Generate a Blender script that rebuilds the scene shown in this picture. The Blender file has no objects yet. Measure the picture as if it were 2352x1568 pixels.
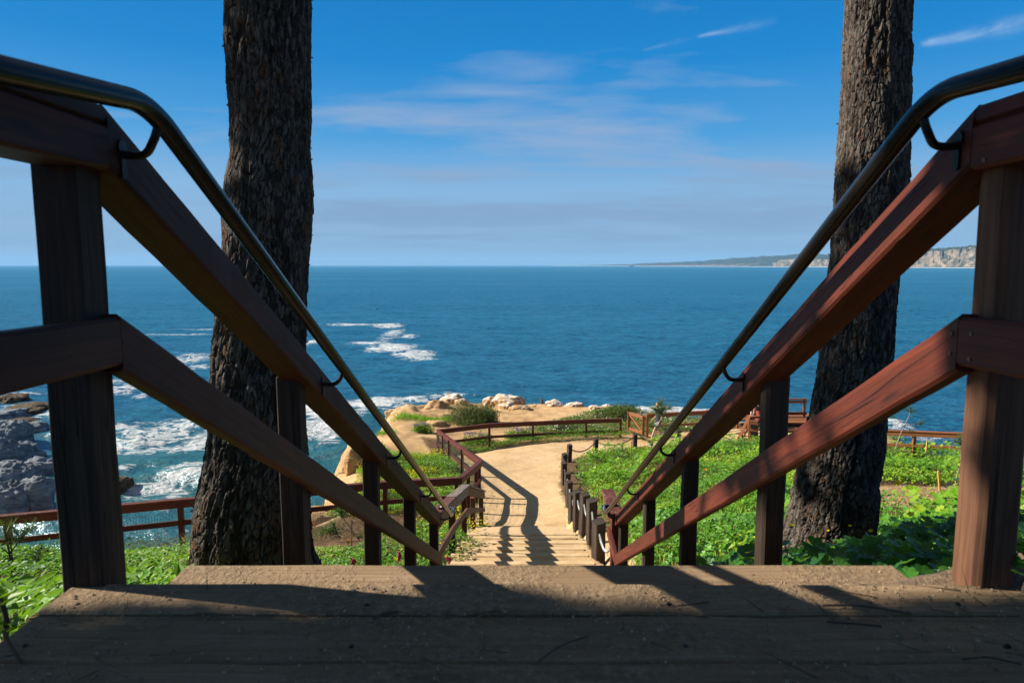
import bpy, bmesh, math, random
import numpy as np
from math import radians, sin, cos, tan, pi
from mathutils import Vector

SC = bpy.context.scene
COL = SC.collection
rng = np.random.default_rng(7)
random.seed(7)

# ------------------------------------------------------------------ measuring
# metres; sea level z = 0; the viewer's eye is at (0, 0, CAMZ) looking along +Y
CAMZ = 22.0
PITCH = radians(6.37)
F = 1568.0
CP, SP = cos(PITCH), sin(PITCH)


def ray(x, y):
    a = (x - 1176.0) / F
    b = (784.0 - y) / F
    return (a, CP + b * SP, -SP + b * CP)


def at(x, y, Y):                       # measured direction at a chosen real distance
    d = ray(x, y)
    t = Y / d[1]
    return np.array([d[0] * t, Y, CAMZ + d[2] * t])


def atz(x, y, z):                      # measured direction down to a level
    d = ray(x, y)
    t = (z - CAMZ) / d[2]
    return np.array([d[0] * t, d[1] * t, z])


# ------------------------------------------------------------------ noise
_T = np.random.default_rng(1).random((64, 64, 64)).astype(np.float32)


def vnoise(x, y, z=0.0):
    x, y, z = np.broadcast_arrays(np.asarray(x, float), np.asarray(y, float), np.asarray(z, float))
    xi, yi, zi = np.floor(x).astype(int), np.floor(y).astype(int), np.floor(z).astype(int)
    fx, fy, fz = x - xi, y - yi, z - zi
    fx = fx * fx * (3 - 2 * fx); fy = fy * fy * (3 - 2 * fy); fz = fz * fz * (3 - 2 * fz)
    r = 0
    for i in (0, 1):
        wx = fx if i else 1 - fx
        for j in (0, 1):
            wy = fy if j else 1 - fy
            for k in (0, 1):
                wz = fz if k else 1 - fz
                r = r + _T[(xi + i) & 63, (yi + j) & 63, (zi + k) & 63] * wx * wy * wz
    return r


def fbm(x, y, z=0.0, octv=4, gain=0.5):
    x, y, z = np.asarray(x, float), np.asarray(y, float), np.asarray(z, float)
    a, s, r = 1.0, 0.0, 0
    for o in range(octv):
        r = r + a * vnoise(x + 17.3 * o, y + 5.1 * o, z + 9.7 * o)
        s += a
        a *= gain
        x, y, z = x * 2.03, y * 2.03, z * 2.03
    return r / s


def sstep(a, b, x):
    t = np.clip((x - a) / (b - a), 0, 1)
    return t * t * (3 - 2 * t)


def voronoi2(x, y, seed=3):
    T = np.random.default_rng(seed).random((128, 128, 3))
    xi, yi = np.floor(x).astype(int), np.floor(y).astype(int)
    f1 = np.full(x.shape, 9.0); f2 = np.full(x.shape, 9.0); idv = np.zeros(x.shape)
    for i in (-1, 0, 1):
        for j in (-1, 0, 1):
            c = T[(xi + i) & 127, (yi + j) & 127]
            d = np.hypot(xi + i + c[..., 0] - x, yi + j + c[..., 1] - y)
            n = d < f1
            f2 = np.where(n, f1, np.minimum(f2, d))
            idv = np.where(n, c[..., 2], idv)
            f1 = np.where(n, d, f1)
    return f1, f2, idv


def sdist(poly, X, Y):                 # signed distance to a polygon, positive inside
    P = np.asarray(poly, float)
    d = np.full(X.shape, 1e9); ins = np.zeros(X.shape, bool)
    n = len(P)
    for i in range(n):
        a, b = P[i], P[(i + 1) % n]
        e = b - a
        t = np.clip(((X - a[0]) * e[0] + (Y - a[1]) * e[1]) / (e @ e), 0, 1)
        d = np.minimum(d, np.hypot(X - a[0] - t * e[0], Y - a[1] - t * e[1]))
        c = ((a[1] > Y) != (b[1] > Y))
        xx = a[0] + (Y - a[1]) / (b[1] - a[1] + 1e-12) * e[0]
        ins ^= c & (X < xx)
    return np.where(ins, d, -d)


# ------------------------------------------------------------------ objects
ORG = {}


def tag(o, label=None, cat=None, group=None, kind=None):
    if label: o['label'] = label
    if cat: o['category'] = cat
    if group: o['group'] = group
    if kind: o['kind'] = kind
    return o


def thing(name, label, cat, loc, group=None):
    o = bpy.data.objects.new(name, None)
    COL.objects.link(o)
    o.empty_display_size = 0.2
    o.location = tuple(float(v) for v in loc)
    ORG[o] = np.array(loc, float)
    return tag(o, label, cat, group)


def np_mesh(name, V, FA, attrs=None, smooth=False):
    """FA: array (m,k) or list of arrays/lists."""
    me = bpy.data.meshes.new(name)
    V = np.ascontiguousarray(V, np.float32)
    me.vertices.add(len(V))
    me.vertices.foreach_set('co', V.ravel())
    if not isinstance(FA, list): FA = [FA]
    flat, lens = [], []
    for f in FA:
        f = np.asarray(f, np.int32)
        if f.ndim == 1: f = f[None]
        flat.append(f.ravel()); lens.append(np.full(len(f), f.shape[1], np.int32))
    flat = np.concatenate(flat); lens = np.concatenate(lens)
    me.loops.add(len(flat)); me.polygons.add(len(lens))
    st = np.concatenate([[0], np.cumsum(lens)[:-1]]).astype(np.int32)
    me.polygons.foreach_set('loop_start', st)
    me.loops.foreach_set('vertex_index', flat)
    me.update(calc_edges=True)
    me.validate()
    for k, a in (attrs or {}).items():
        a = np.asarray(a, np.float32)
        if a.ndim == 1:
            at_ = me.attributes.new(k, 'FLOAT', 'POINT'); at_.data.foreach_set('value', a)
        else:
            at_ = me.attributes.new(k, 'FLOAT_VECTOR', 'POINT'); at_.data.foreach_set('vector', a.ravel())
    me.polygons.foreach_set('use_smooth', np.full(len(lens), smooth))
    return me


def link(name, V, FA, mat, parent=None, loc=None, attrs=None, smooth=False):
    org = ORG[parent] if parent is not None else (np.zeros(3) if loc is None else np.array(loc, float))
    me = np_mesh(name, np.asarray(V, float) - org, FA, attrs, smooth)
    me.materials.append(mat)
    o = bpy.data.objects.new(name, me)
    COL.objects.link(o)
    ORG[o] = org
    if parent is not None: o.parent = parent
    else: o.location = tuple(org)
    return o


class MB:
    """collects shapes for ONE mesh; every vertex carries a grain coordinate."""

    def __init__(s):
        s.V, s.G, s.FA, s.n = [], [], [], 0

    def add(s, V, faces, G=None):
        V = np.asarray(V, float)
        if G is None: G = V.copy()
        s.V.append(V); s.G.append(np.asarray(G, float))
        for f in faces:
            s.FA.append(np.asarray(f, np.int64) + s.n)
        s.n += len(V)
        return s

    def beam(s, p0, p1, w, h, up=(0, 0, 1), ch=0.006, vcut=(False, False), wob=0.0012, seg=0.12):
        p0, p1, up = np.array(p0, float), np.array(p1, float), np.array(up, float)
        t = p1 - p0; L = np.linalg.norm(t); t /= L
        sd = np.cross(t, up)
        if np.linalg.norm(sd) < 1e-4: sd = np.array([1.0, 0, 0])
        sd /= np.linalg.norm(sd)
        u = np.cross(sd, t)
        a, b = w / 2, h / 2
        ch = min(ch, a * .4, b * .4)
        sec = np.array([(-a + ch, -b), (a - ch, -b), (a, -b + ch), (a, b - ch), (a - ch, b), (-a + ch, b), (-a, b - ch), (-a, -b + ch)])
        n = max(2, int(L / seg) + 1)
        hd = np.array([t[0], t[1], 0]); hl = np.linalg.norm(hd)
        V, G = [], []
        o1 = random.random() * 40; o2 = random.random() * 40
        s0 = np.zeros(8); s1 = np.full(8, L)
        if hl > 1e-3:
            hd /= hl
            off = sec[:, 0, None] * sd + sec[:, 1, None] * u
            adj = -(off @ hd) / (t @ hd)
            if vcut[0]: s0 = adj
            if vcut[1]: s1 = L + adj
        for i in range(n):
            f = i / (n - 1)
            st = s0 * (1 - f) + s1 * f
            ring = p0 + st[:, None] * t + sec[:, 0, None] * sd + sec[:, 1, None] * u
            if 0 < i < n - 1: ring = ring + (np.random.default_rng(int(o1 * 1000) + i).random((1, 3)) - .5) * 2 * wob
            V.append(ring)
            G.append(np.stack([st + o1, sec[:, 0] + o2, sec[:, 1] + o2 * .7], 1))
        V = np.concatenate(V); G = np.concatenate(G)
        k = np.arange(8); kn = (k + 1) % 8
        fq = [np.stack([i * 8 + k, i * 8 + kn, (i + 1) * 8 + kn, (i + 1) * 8 + k], 1) for i in range(n - 1)]
        return s.add(V, [np.concatenate(fq), np.arange(8)[::-1], (n - 1) * 8 + np.arange(8)], G)

    def box(s, c, size, yaw=0.0, ch=0.004):
        c = np.array(c, float)
        d = np.array([sin(yaw) * 0 + cos(yaw), sin(yaw), 0]) * size[0] / 2
        return s.beam(c - d, c + d, size[1], size[2], ch=ch, wob=0, seg=10)

    def tube(s, pts, r, n=8, caps=True):
        P = np.array(pts, float)
        R = np.full(len(P), r, float) if np.isscalar(r) else np.array(r, float)
        T = np.gradient(P, axis=0)
        T /= np.linalg.norm(T, axis=1)[:, None] + 1e-12
        ref = np.array([0, 0, 1.0]) if abs(T[0][2]) < .9 else np.array([1.0, 0, 0])
        u = np.cross(T[0], ref); u /= np.linalg.norm(u)
        V, G, ln = [], [], 0
        an = np.arange(n) / n * 2 * pi
        o1 = random.random() * 40
        for i in range(len(P)):
            u = u - T[i] * (u @ T[i]); u /= np.linalg.norm(u) + 1e-12
            v = np.cross(T[i], u)
            if i: ln += np.linalg.norm(P[i] - P[i - 1])
            V.append(P[i] + R[i] * (np.cos(an)[:, None] * u + np.sin(an)[:, None] * v))
            G.append(np.stack([np.full(n, ln + o1), np.cos(an) * R[i], np.sin(an) * R[i]], 1))
        k = np.arange(n); kn = (k + 1) % n
        fq = np.concatenate([np.stack([i * n + k, i * n + kn, (i + 1) * n + kn, (i + 1) * n + k], 1) for i in range(len(P) - 1)])
        fs = [fq]
        if caps and n > 2: fs += [k[::-1], (len(P) - 1) * n + k]
        return s.add(np.concatenate(V), fs, np.concatenate(G))

    def build(s, name, mat, parent=None, loc=None, smooth=False):
        by = {}
        for f in s.FA:
            f = f[None] if f.ndim == 1 else f
            by.setdefault(f.shape[1], []).append(f)
        FA = [np.concatenate(v) for v in by.values()]
        return link(name, np.concatenate(s.V), FA, mat, parent, loc, {'gco': np.concatenate(s.G)}, smooth)


def bez(p0, p1, p2, n=8):              # rounded corner
    t = np.linspace(0, 1, n)[:, None]
    p0, p1, p2 = map(lambda p: np.array(p, float), (p0, p1, p2))
    return (1 - t) ** 2 * p0 + 2 * t * (1 - t) * p1 + t * t * p2


def smooth_path(pts, n=6):             # Catmull-Rom
    P = np.array(pts, float)
    P = np.vstack([2 * P[0] - P[1], P, 2 * P[-1] - P[-2]])
    out = []
    for i in range(1, len(P) - 2):
        for t in np.linspace(0, 1, n, endpoint=False):
            a, b, c, d = P[i - 1], P[i], P[i + 1], P[i + 2]
            out.append(.5 * (2 * b + (c - a) * t + (2 * a - 5 * b + 4 * c - d) * t * t + (3 * b - a - 3 * c + d) * t ** 3))
    out.append(P[-2])
    return np.array(out)


# ------------------------------------------------------------------ materials
class NT:
    def __init__(s, name, disp=False):
        s.m = bpy.data.materials.new(name); s.m.use_nodes = True
        s.t = s.m.node_tree; s.b = s.t.nodes['Principled BSDF']; s.out = s.t.nodes['Material Output']

    def n(s, typ, props=None, **inp):
        nd = s.t.nodes.new(typ)
        for k, v in (props or {}).items(): setattr(nd, k, v)
        for k, v in inp.items():
            sk = nd.inputs[int(k[1:])] if (k[0] == 'i' and k[1:].isdigit()) else nd.inputs[k.replace('_', ' ')]
            s.put(sk, v)
        return nd

    def put(s, sk, v):
        if isinstance(v, bpy.types.NodeSocket): s.t.links.new(v, sk)
        elif isinstance(v, bpy.types.Node): s.t.links.new(v.outputs[0], sk)
        else:
            if isinstance(v, tuple) and len(v) == 3 and sk.type == 'RGBA': v = (*v, 1)
            sk.default_value = v

    def set(s, **kw):
        for k, v in kw.items(): s.put(s.b.inputs[k.replace('_', ' ')], v)

    def attr(s, name, vec=False):
        a = s.n('ShaderNodeAttribute', {'attribute_name': name})
        return a.outputs['Vector'] if vec else a.outputs['Fac']

    def map(s, vec, scale=(1, 1, 1), loc=(0, 0, 0), rot=(0, 0, 0)):
        return s.n('ShaderNodeMapping', None, Vector=vec, Scale=scale, Location=loc, Rotation=rot).outputs[0]

    def noise(s, vec, scale=5, detail=4, rough=.55, dist=0.0):
        return s.n('ShaderNodeTexNoise', None, Vector=vec, Scale=scale, Detail=detail, Roughness=rough, Distortion=dist).outputs['Fac']

    def ramp(s, fac, stops):
        r = s.n('ShaderNodeValToRGB', None, Fac=fac)
        e = r.color_ramp.elements
        while len(e) < len(stops): e.new(0.5)
        for q, (p, c) in zip(e, stops):
            q.position = p
            q.color = (c, c, c, 1) if np.isscalar(c) else (*c, 1)
        return r.outputs['Color']

    def mix(s, fac, a, b, mode='MIX'):
        m = s.n('ShaderNodeMix', {'data_type': 'RGBA', 'blend_type': mode})
        s.put(m.inputs['Factor'], fac); s.put(m.inputs[6], a); s.put(m.inputs[7], b)
        return m.outputs[2]

    def math(s, op, a, b=0.0, c=0.0):
        m = s.n('ShaderNodeMath', {'operation': op})
        s.put(m.inputs[0], a); s.put(m.inputs[1], b); s.put(m.inputs[2], c)
        return m.outputs[0]

    def bump(s, h, strength=.5, dist=.01, normal=None):
        b = s.n('ShaderNodeBump', None, Height=h, Strength=strength, Distance=dist)
        if normal is not None: s.put(b.inputs['Normal'], normal)
        return b.outputs[0]

    def pos(s):
        return s.n('ShaderNodeNewGeometry').outputs['Position']


def wood(name, dark, mid, light, stain=(.03, .02, .015), stain_amt=.35, spots=0.0, rough=.62, bump=.5):
    m = NT(name)
    g = m.attr('gco', True)
    g1 = m.map(g, (1.6, 45, 45))
    n1 = m.noise(g1, 1.0, 5, .6, .6)
    g2 = m.map(g, (6, 220, 220))
    n2 = m.noise(g2, 1.0, 3, .6)
    f = m.math('ADD', m.math('MULTIPLY', n1, .65), m.math('MULTIPLY', n2, .35))
    c = m.ramp(f, [(.32, dark), (.5, mid), (.68, light)])
    bl = m.noise(m.map(g, (2.2, 9, 9)), 1.0, 5, .65)
    c = m.mix(m.math('MULTIPLY', m.ramp(bl, [(.45, 0), (.7, 1)]), stain_amt), c, stain)
    # knots
    v = m.n('ShaderNodeTexVoronoi', None, Vector=m.map(g, (2.3, 13, 13)), Scale=1.0).outputs['Distance']
    c = m.mix(m.ramp(v, [(.05, .8), (.14, 0)]), c, tuple(x * .4 for x in dark))
    if spots:
        sp = m.noise(m.map(g, (26, 40, 40)), 1.0, 3, .7)
        big = m.noise(m.map(g, (3, 5, 5)), 1.0, 2, .5)
        k = m.math('MULTIPLY', m.ramp(sp, [(.6, 0), (.66, 1)]), m.ramp(big, [(.45, 0), (.6, spots)]))
        c = m.mix(k, c, (.55, .55, .52))
    ck = m.math('ABSOLUTE', m.math('SUBTRACT', m.noise(m.map(g, (.9, 24, 24)), 1.0, 3, .5, .5), .5))
    cm = m.math('MULTIPLY', m.ramp(ck, [(.0, 1), (.012, 0)]), m.ramp(m.noise(m.map(g, (1.1, 6, 6)), 1.0, 2, .5), [(.50, 0), (.58, 1)]))
    c = m.mix(m.math('MULTIPLY', cm, .85), c, tuple(x * .18 for x in dark))
    h = m.math('ADD', m.math('ADD', f, m.math('MULTIPLY', v, -.05)), m.math('MULTIPLY', cm, -1.2))
    m.set(Base_Color=c, Roughness=rough, Normal=m.bump(h, bump, .004))
    m.b.inputs['Specular IOR Level'].default_value = .3
    return m.m


M = {}
M['reddark'] = wood('shaded_redwood_stain', (.022, .0058, .003), (.055, .0125, .0055), (.092, .022, .0095), (.014, .006, .004), .45, .0)  # darkened copy of the redwood stain; left railing's shade put into the colour
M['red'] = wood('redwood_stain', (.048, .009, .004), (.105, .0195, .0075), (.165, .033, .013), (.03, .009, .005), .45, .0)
M['redspot'] = wood('redwood_stain_lichen', (.06, .015, .009), (.125, .034, .018), (.20, .06, .034), (.04, .014, .010), .4, .9)
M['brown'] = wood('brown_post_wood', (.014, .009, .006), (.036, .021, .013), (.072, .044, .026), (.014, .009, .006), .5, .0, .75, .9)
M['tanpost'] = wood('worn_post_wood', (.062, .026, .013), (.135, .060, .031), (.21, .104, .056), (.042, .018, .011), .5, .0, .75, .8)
M['orange'] = wood('new_redwood', (.14, .045, .016), (.27, .096, .034), (.38, .155, .06), (.09, .034, .016), .3, .0)
M['grey'] = wood('grey_weathered_wood', (.10, .072, .055), (.19, .15, .12), (.30, .26, .22), (.12, .06, .045), .5, .25, .8, .8)
M['bollard'] = wood('tarred_post_wood', (.018, .012, .009), (.040, .027, .019), (.075, .052, .038), (.16, .14, .12), .22, .0, .8, .9)
M['fence'] = wood('fence_redwood', (.055, .015, .008), (.115, .030, .014), (.17, .05, .025), (.035, .014, .009), .4, .15)


def plank_mat():
    m = NT('dusty_plank')
    g = m.attr('gco', True)
    n1 = m.noise(m.map(g, (1.3, 30, 30)), 1.0, 5, .6, 1.2)
    n2 = m.noise(m.map(g, (5, 170, 170)), 1.0, 3, .6)
    f = m.math('ADD', m.math('MULTIPLY', n1, .6), m.math('MULTIPLY', n2, .4))
    c = m.ramp(f, [(.3, (.14, .090, .050)), (.5, (.25, .167, .095)), (.7, (.35, .25, .15))])
    P = m.pos()
    d = m.noise(P, 3.2, 6, .62)
    d2 = m.noise(P, 55, 4, .7)
    k = m.ramp(m.math('ADD', m.math('MULTIPLY', d, .72), m.math('MULTIPLY', d2, .28)), [(.44, 0), (.58, .92)])
    sand = m.ramp(d2, [(.3, (.13, .090, .053)), (.55, (.27, .19, .113)), (.8, (.42, .31, .19))])
    c = m.mix(k, c, sand)
    st = m.noise(m.map(P, (1.2, 3.5, 1)), 2.0, 3, .5)
    c = m.mix(m.ramp(st, [(.66, 0), (.72, .55)]), c, (.05, .03, .018))
    h = m.math('ADD', m.math('MULTIPLY', f, .6), m.math('MULTIPLY', m.math('MULTIPLY', d2, k), 1.6))
    m.set(Base_Color=c, Roughness=.85, Normal=m.bump(h, .8, .006))
    m.b.inputs['Specular IOR Level'].default_value = .2
    return m.m


M['plank'] = plank_mat()


def pipe_mat():
    m = NT('bronze_painted_pipe')
    g = m.attr('gco', True)
    n = m.noise(m.map(g, (2.5, 14, 14)), 1.0, 5, .6)
    n2 = m.noise(m.map(g, (60, 120, 120)), 1.0, 3, .6)
    c = m.ramp(n, [(.3, (.005, .005, .0055)), (.52, (.008, .0075, .0075)), (.68, (.016, .012, .008)), (.76, (.007, .0065, .0065))])
    nz = m.n('ShaderNodeSeparateXYZ', None, Vector=m.n('ShaderNodeNewGeometry').outputs['Normal']).outputs['Z']
    chip = m.noise(m.map(g, (5, 30, 30)), 1.0, 4, .7)
    k = m.math('MULTIPLY', m.ramp(chip, [(.56, 0), (.6, 1)]), m.ramp(nz, [(.55, 0), (.85, 1)]))
    c = m.mix(k, c, (.22, .24, .26))
    r = m.ramp(n2, [(.35, .16), (.7, .26)])
    m.set(Base_Color=c, Roughness=r, Metallic=.0, Normal=m.bump(m.math('ADD', n2, m.math('MULTIPLY', k, -.8)), .12, .003))
    m.b.inputs['Specular IOR Level'].default_value = .17
    return m.m


M['pipe'] = pipe_mat()


def plain(name, c, rough=.7, metal=0.0, var=.25, scale=8):
    m = NT(name)
    n = m.noise(m.n('ShaderNodeTexCoord').outputs['Object'], scale, 4, .6)
    lo = tuple(v * (1 - var) for v in c); hi = tuple(min(1, v * (1 + var)) for v in c)
    m.set(Base_Color=m.ramp(n, [(.3, lo), (.7, hi)]), Roughness=rough, Metallic=metal)
    return m.m


M['iron'] = plain('dark_iron_bracket', (.018, .014, .012), .45, .5)
M['screw'] = plain('brass_screw', (.16, .11, .05), .5, .6)
M['wire'] = plain('galvanised_wire', (.10, .10, .095), .5, .6)
M['chain'] = plain('galvanised_chain', (.42, .42, .40), .4, .6, .4, 60)
M['rust'] = plain('rusty_chain', (.10, .08, .05), .6, .4, .4, 60)
M['pink'] = plain('pink_flag_plastic', (.62, .07, .16), .5, 0, .15)
M['orangef'] = plain('orange_petals', (.85, .25, .01), .5, 0, .1)
M['stake'] = plain('raw_pine_stake', (.55, .32, .09), .7, 0, .2, 20)
M['yellow'] = plain('yellow_paint', (.70, .55, .03), .6, 0, .2)
M['greenst'] = plain('green_steel_stake', (.01, .10, .06), .5, .2)
M['greentie'] = plain('green_tie_tape', (.01, .16, .10), .5, 0)
M['stemlt'] = plain('pale_sapling_bark', (.26, .21, .16), .8, 0, .35, 30)
M['stemdk'] = plain('dark_sapling_bark', (.05, .036, .026), .85, 0, .35, 30)
M['black'] = plain('black_plastic', (.015, .015, .016), .5)
M['white'] = plain('white_paint', (.75, .76, .76), .5, 0, .06)


def bark_mat():
    m = NT('pine_bark')
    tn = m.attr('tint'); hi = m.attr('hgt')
    P = m.n('ShaderNodeTexCoord').outputs['Object']
    n = m.noise(m.map(P, (46, 46, 15)), 1.0, 6, .7)
    c = m.ramp(tn, [(.0, (.026, .022, .019)), (.35, (.065, .055, .047)), (.62, (.165, .144, .124)), (.90, (.095, .078, .065)), (.985, (.15, .078, .044))])
    c = m.mix(m.ramp(n, [(.38, .85), (.56, 0)]), c, (.035, .024, .018))
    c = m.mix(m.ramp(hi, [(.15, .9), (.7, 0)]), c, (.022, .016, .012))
    m.set(Base_Color=c, Roughness=.9, Normal=m.bump(n, 1.0, .02))
    m.b.inputs['Specular IOR Level'].default_value = .12
    return m.m


M['bark'] = bark_mat()


def leaf_mat(name, stops, trans=.35, rough=.5, spec=.35):
    m = NT(name)
    t = m.attr('tint')
    c = m.ramp(t, stops)
    m.set(Base_Color=c, Roughness=rough)
    m.b.inputs['Specular IOR Level'].default_value = spec
    if trans:
        tr = m.n('ShaderNodeBsdfTranslucent', None, Color=m.mix(.5, c, (.22, .42, .02), 'MIX'))
        mx = m.n('ShaderNodeMixShader', None, Fac=trans)
        m.t.links.new(m.b.outputs[0], mx.inputs[1]); m.t.links.new(tr.outputs[0], mx.inputs[2])
        m.t.links.new(mx.outputs[0], m.out.inputs[0])
    return m.m


M['mallow'] = leaf_mat('mallow_leaf', [(0, (.025, .11, .018)), (.5, (.06, .215, .022)), (1, (.15, .36, .03))], .38, .42, .5)
M['cover'] = leaf_mat('cover_leaf', [(0, (.03, .135, .008)), (.35, (.065, .205, .010)), (.7, (.145, .32, .012)), (1, (.31, .44, .022))], .38)
M['grass'] = leaf_mat('grass_blade', [(0, (.06, .20, .010)), (.5, (.18, .40, .015)), (.8, (.36, .48, .03)), (1, (.48, .43, .12))], .35)
M['ice'] = leaf_mat('ice_plant_leaf', [(0, (.05, .12, .014)), (.5, (.10, .20, .02)), (.85, (.17, .20, .03)), (1, (.24, .12, .03))], .15)
M['yflower'] = leaf_mat('yellow_petal', [(0, (.75, .58, .01)), (1, (.85, .72, .03))], .3)
M['wflower'] = leaf_mat('white_petal', [(0, (.75, .72, .60)), (1, (.85, .84, .78))], .2)
M['pflower'] = leaf_mat('purple_petal', [(0, (.20, .14, .36)), (1, (.36, .28, .55))], .2)
M['needle'] = leaf_mat('pine_needle', [(0, (.030, .065, .022)), (.6, (.075, .13, .04)), (1, (.16, .19, .07))], .2)
M['needle_dry'] = leaf_mat('dry_pine_needle', [(0, (.10, .062, .032)), (.6, (.20, .13, .07)), (1, (.34, .24, .13))], 0, .8, .2)
M['bush'] = leaf_mat('bush_leaf', [(0, (.022, .040, .010)), (.5, (.055, .080, .016)), (1, (.12, .135, .03))], .2)
M['dryleaf'] = leaf_mat('dry_shrub_leaf', [(0, (.06, .05, .02)), (.5, (.12, .11, .04)), (1, (.18, .14, .06))], .1)
M['twig'] = plain('dry_twig', (.085, .058, .04), .85, 0, .4, 40)
M['twigdk'] = plain('dark_twig', (.05, .034, .024), .8, 0, .4, 40)


def ground_mat():
    m = NT('sandy_ground')
    P = m.pos()
    sand = m.attr('sand'); rock = m.attr('rock')
    n1 = m.noise(P, .55, 5, .6); n2 = m.noise(P, 5.5, 8, .72); n3 = m.noise(P, 70, 4, .7)
    edge = m.math('ADD', sand, m.math('MULTIPLY', m.math('SUBTRACT', n2, .5), .7))
    ks = m.ramp(edge, [(.35, 0), (.6, 1)])
    csand = m.ramp(m.math('ADD', m.math('MULTIPLY', n1, .6), m.math('MULTIPLY', n2, .4)),
                   [(.32, (.42, .275, .140)), (.5, (.56, .385, .205)), (.68, (.66, .475, .275))])
    csand = m.mix(m.ramp(n3, [(.30, .35), (.48, 0)]), csand, (.26, .16, .08))
    csoil = m.ramp(n2, [(.3, (.050, .030, .016)), (.5, (.115, .068, .036)), (.72, (.22, .14, .075))])
    c = m.mix(ks, csoil, csand)
    # sandstone strata
    wv = m.noise(m.map(P, (.6, .6, 3.2)), 1.6, 6, .62, .4)
    crock = m.ramp(wv, [(.3, (.27, .145, .060)), (.48, (.43, .255, .115)), (.62, (.54, .345, .165)), (.75, (.60, .43, .25))])
    sc_ = m.noise(m.map(P, (1.2, 2.6, 1)), 1.6, 6, .7, .6)
    c = m.mix(m.math('MULTIPLY', m.ramp(sc_, [(.54, 0), (.68, .35)]), ks), c, (.33, .205, .10))
    c = m.mix(rock, c, crock)
    h = m.math('ADD', m.math('MULTIPLY', n2, .7), m.math('MULTIPLY', n3, .3))
    h = m.math('ADD', h, m.math('MULTIPLY', m.math('MULTIPLY', wv, rock), 1.5))
    m.set(Base_Color=c, Roughness=.95, Normal=m.bump(m.math('ADD', h, m.math('MULTIPLY', m.noise(P, 2.4, 4, .6), 1.4)), .55, .045))
    m.b.inputs['Specular IOR Level'].default_value = .12
    return m.m


M['ground'] = ground_mat()


def rock_mat(name, stops, guano=0.0, gcol=(.78, .76, .72), bumpd=.12, scale=1.0):
    m = NT(name)
    P = m.n('ShaderNodeTexCoord').outputs['Object']
    wv = m.noise(m.map(P, (1, 1, 2.6)), 2.0 * scale, 7, .65, .5)
    c = m.ramp(wv, stops)
    if guano:
        nz = m.n('ShaderNodeSeparateXYZ', None, Vector=m.n('ShaderNodeNewGeometry').outputs['Normal']).outputs['Z']
        st = m.noise(m.map(P, (5.5, 5.5, .55)), 1.3 * scale, 6, .68, .4)
        st2 = m.noise(P, 2.2 * scale, 4, .6)
        sc = m.math('ADD', m.math('MULTIPLY', st, .75), m.math('MULTIPLY', st2, .35))
        sc = m.math('ADD', sc, m.math('MULTIPLY', nz, .20 * min(1, guano + .3)))
        k = m.ramp(sc, [(.725 - .08 * guano, 0), (.86 - .08 * guano, .85)])
        c = m.mix(k, c, gcol)
    m.set(Base_Color=c, Roughness=.93, Normal=m.bump(wv, .8, bumpd))
    m.b.inputs['Specular IOR Level'].default_value = .15
    return m.m


TAN = [(.3, (.22, .12, .055)), (.48, (.40, .24, .115)), (.62, (.52, .34, .17)), (.78, (.60, .44, .27))]
M['guano'] = rock_mat('guano_sandstone', TAN, 1.0)
M['guano_lite'] = rock_mat('spotted_sandstone', TAN, .35)
M['tanrock'] = rock_mat('tan_sandstone', TAN, 0)
M['searock'] = rock_mat('grey_shore_rock', [(.3, (.05, .065, .08)), (.5, (.17, .195, .22)), (.65, (.27, .29, .305)), (.8, (.40, .40, .39))], 0, (.5, .5, .5), .5, .35)
M['wetrock'] = rock_mat('wet_shore_rock', [(.3, (.03, .022, .014)), (.5, (.085, .062, .038)), (.7, (.17, .125, .075))], 0, bumpd=.4, scale=.5)

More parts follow.
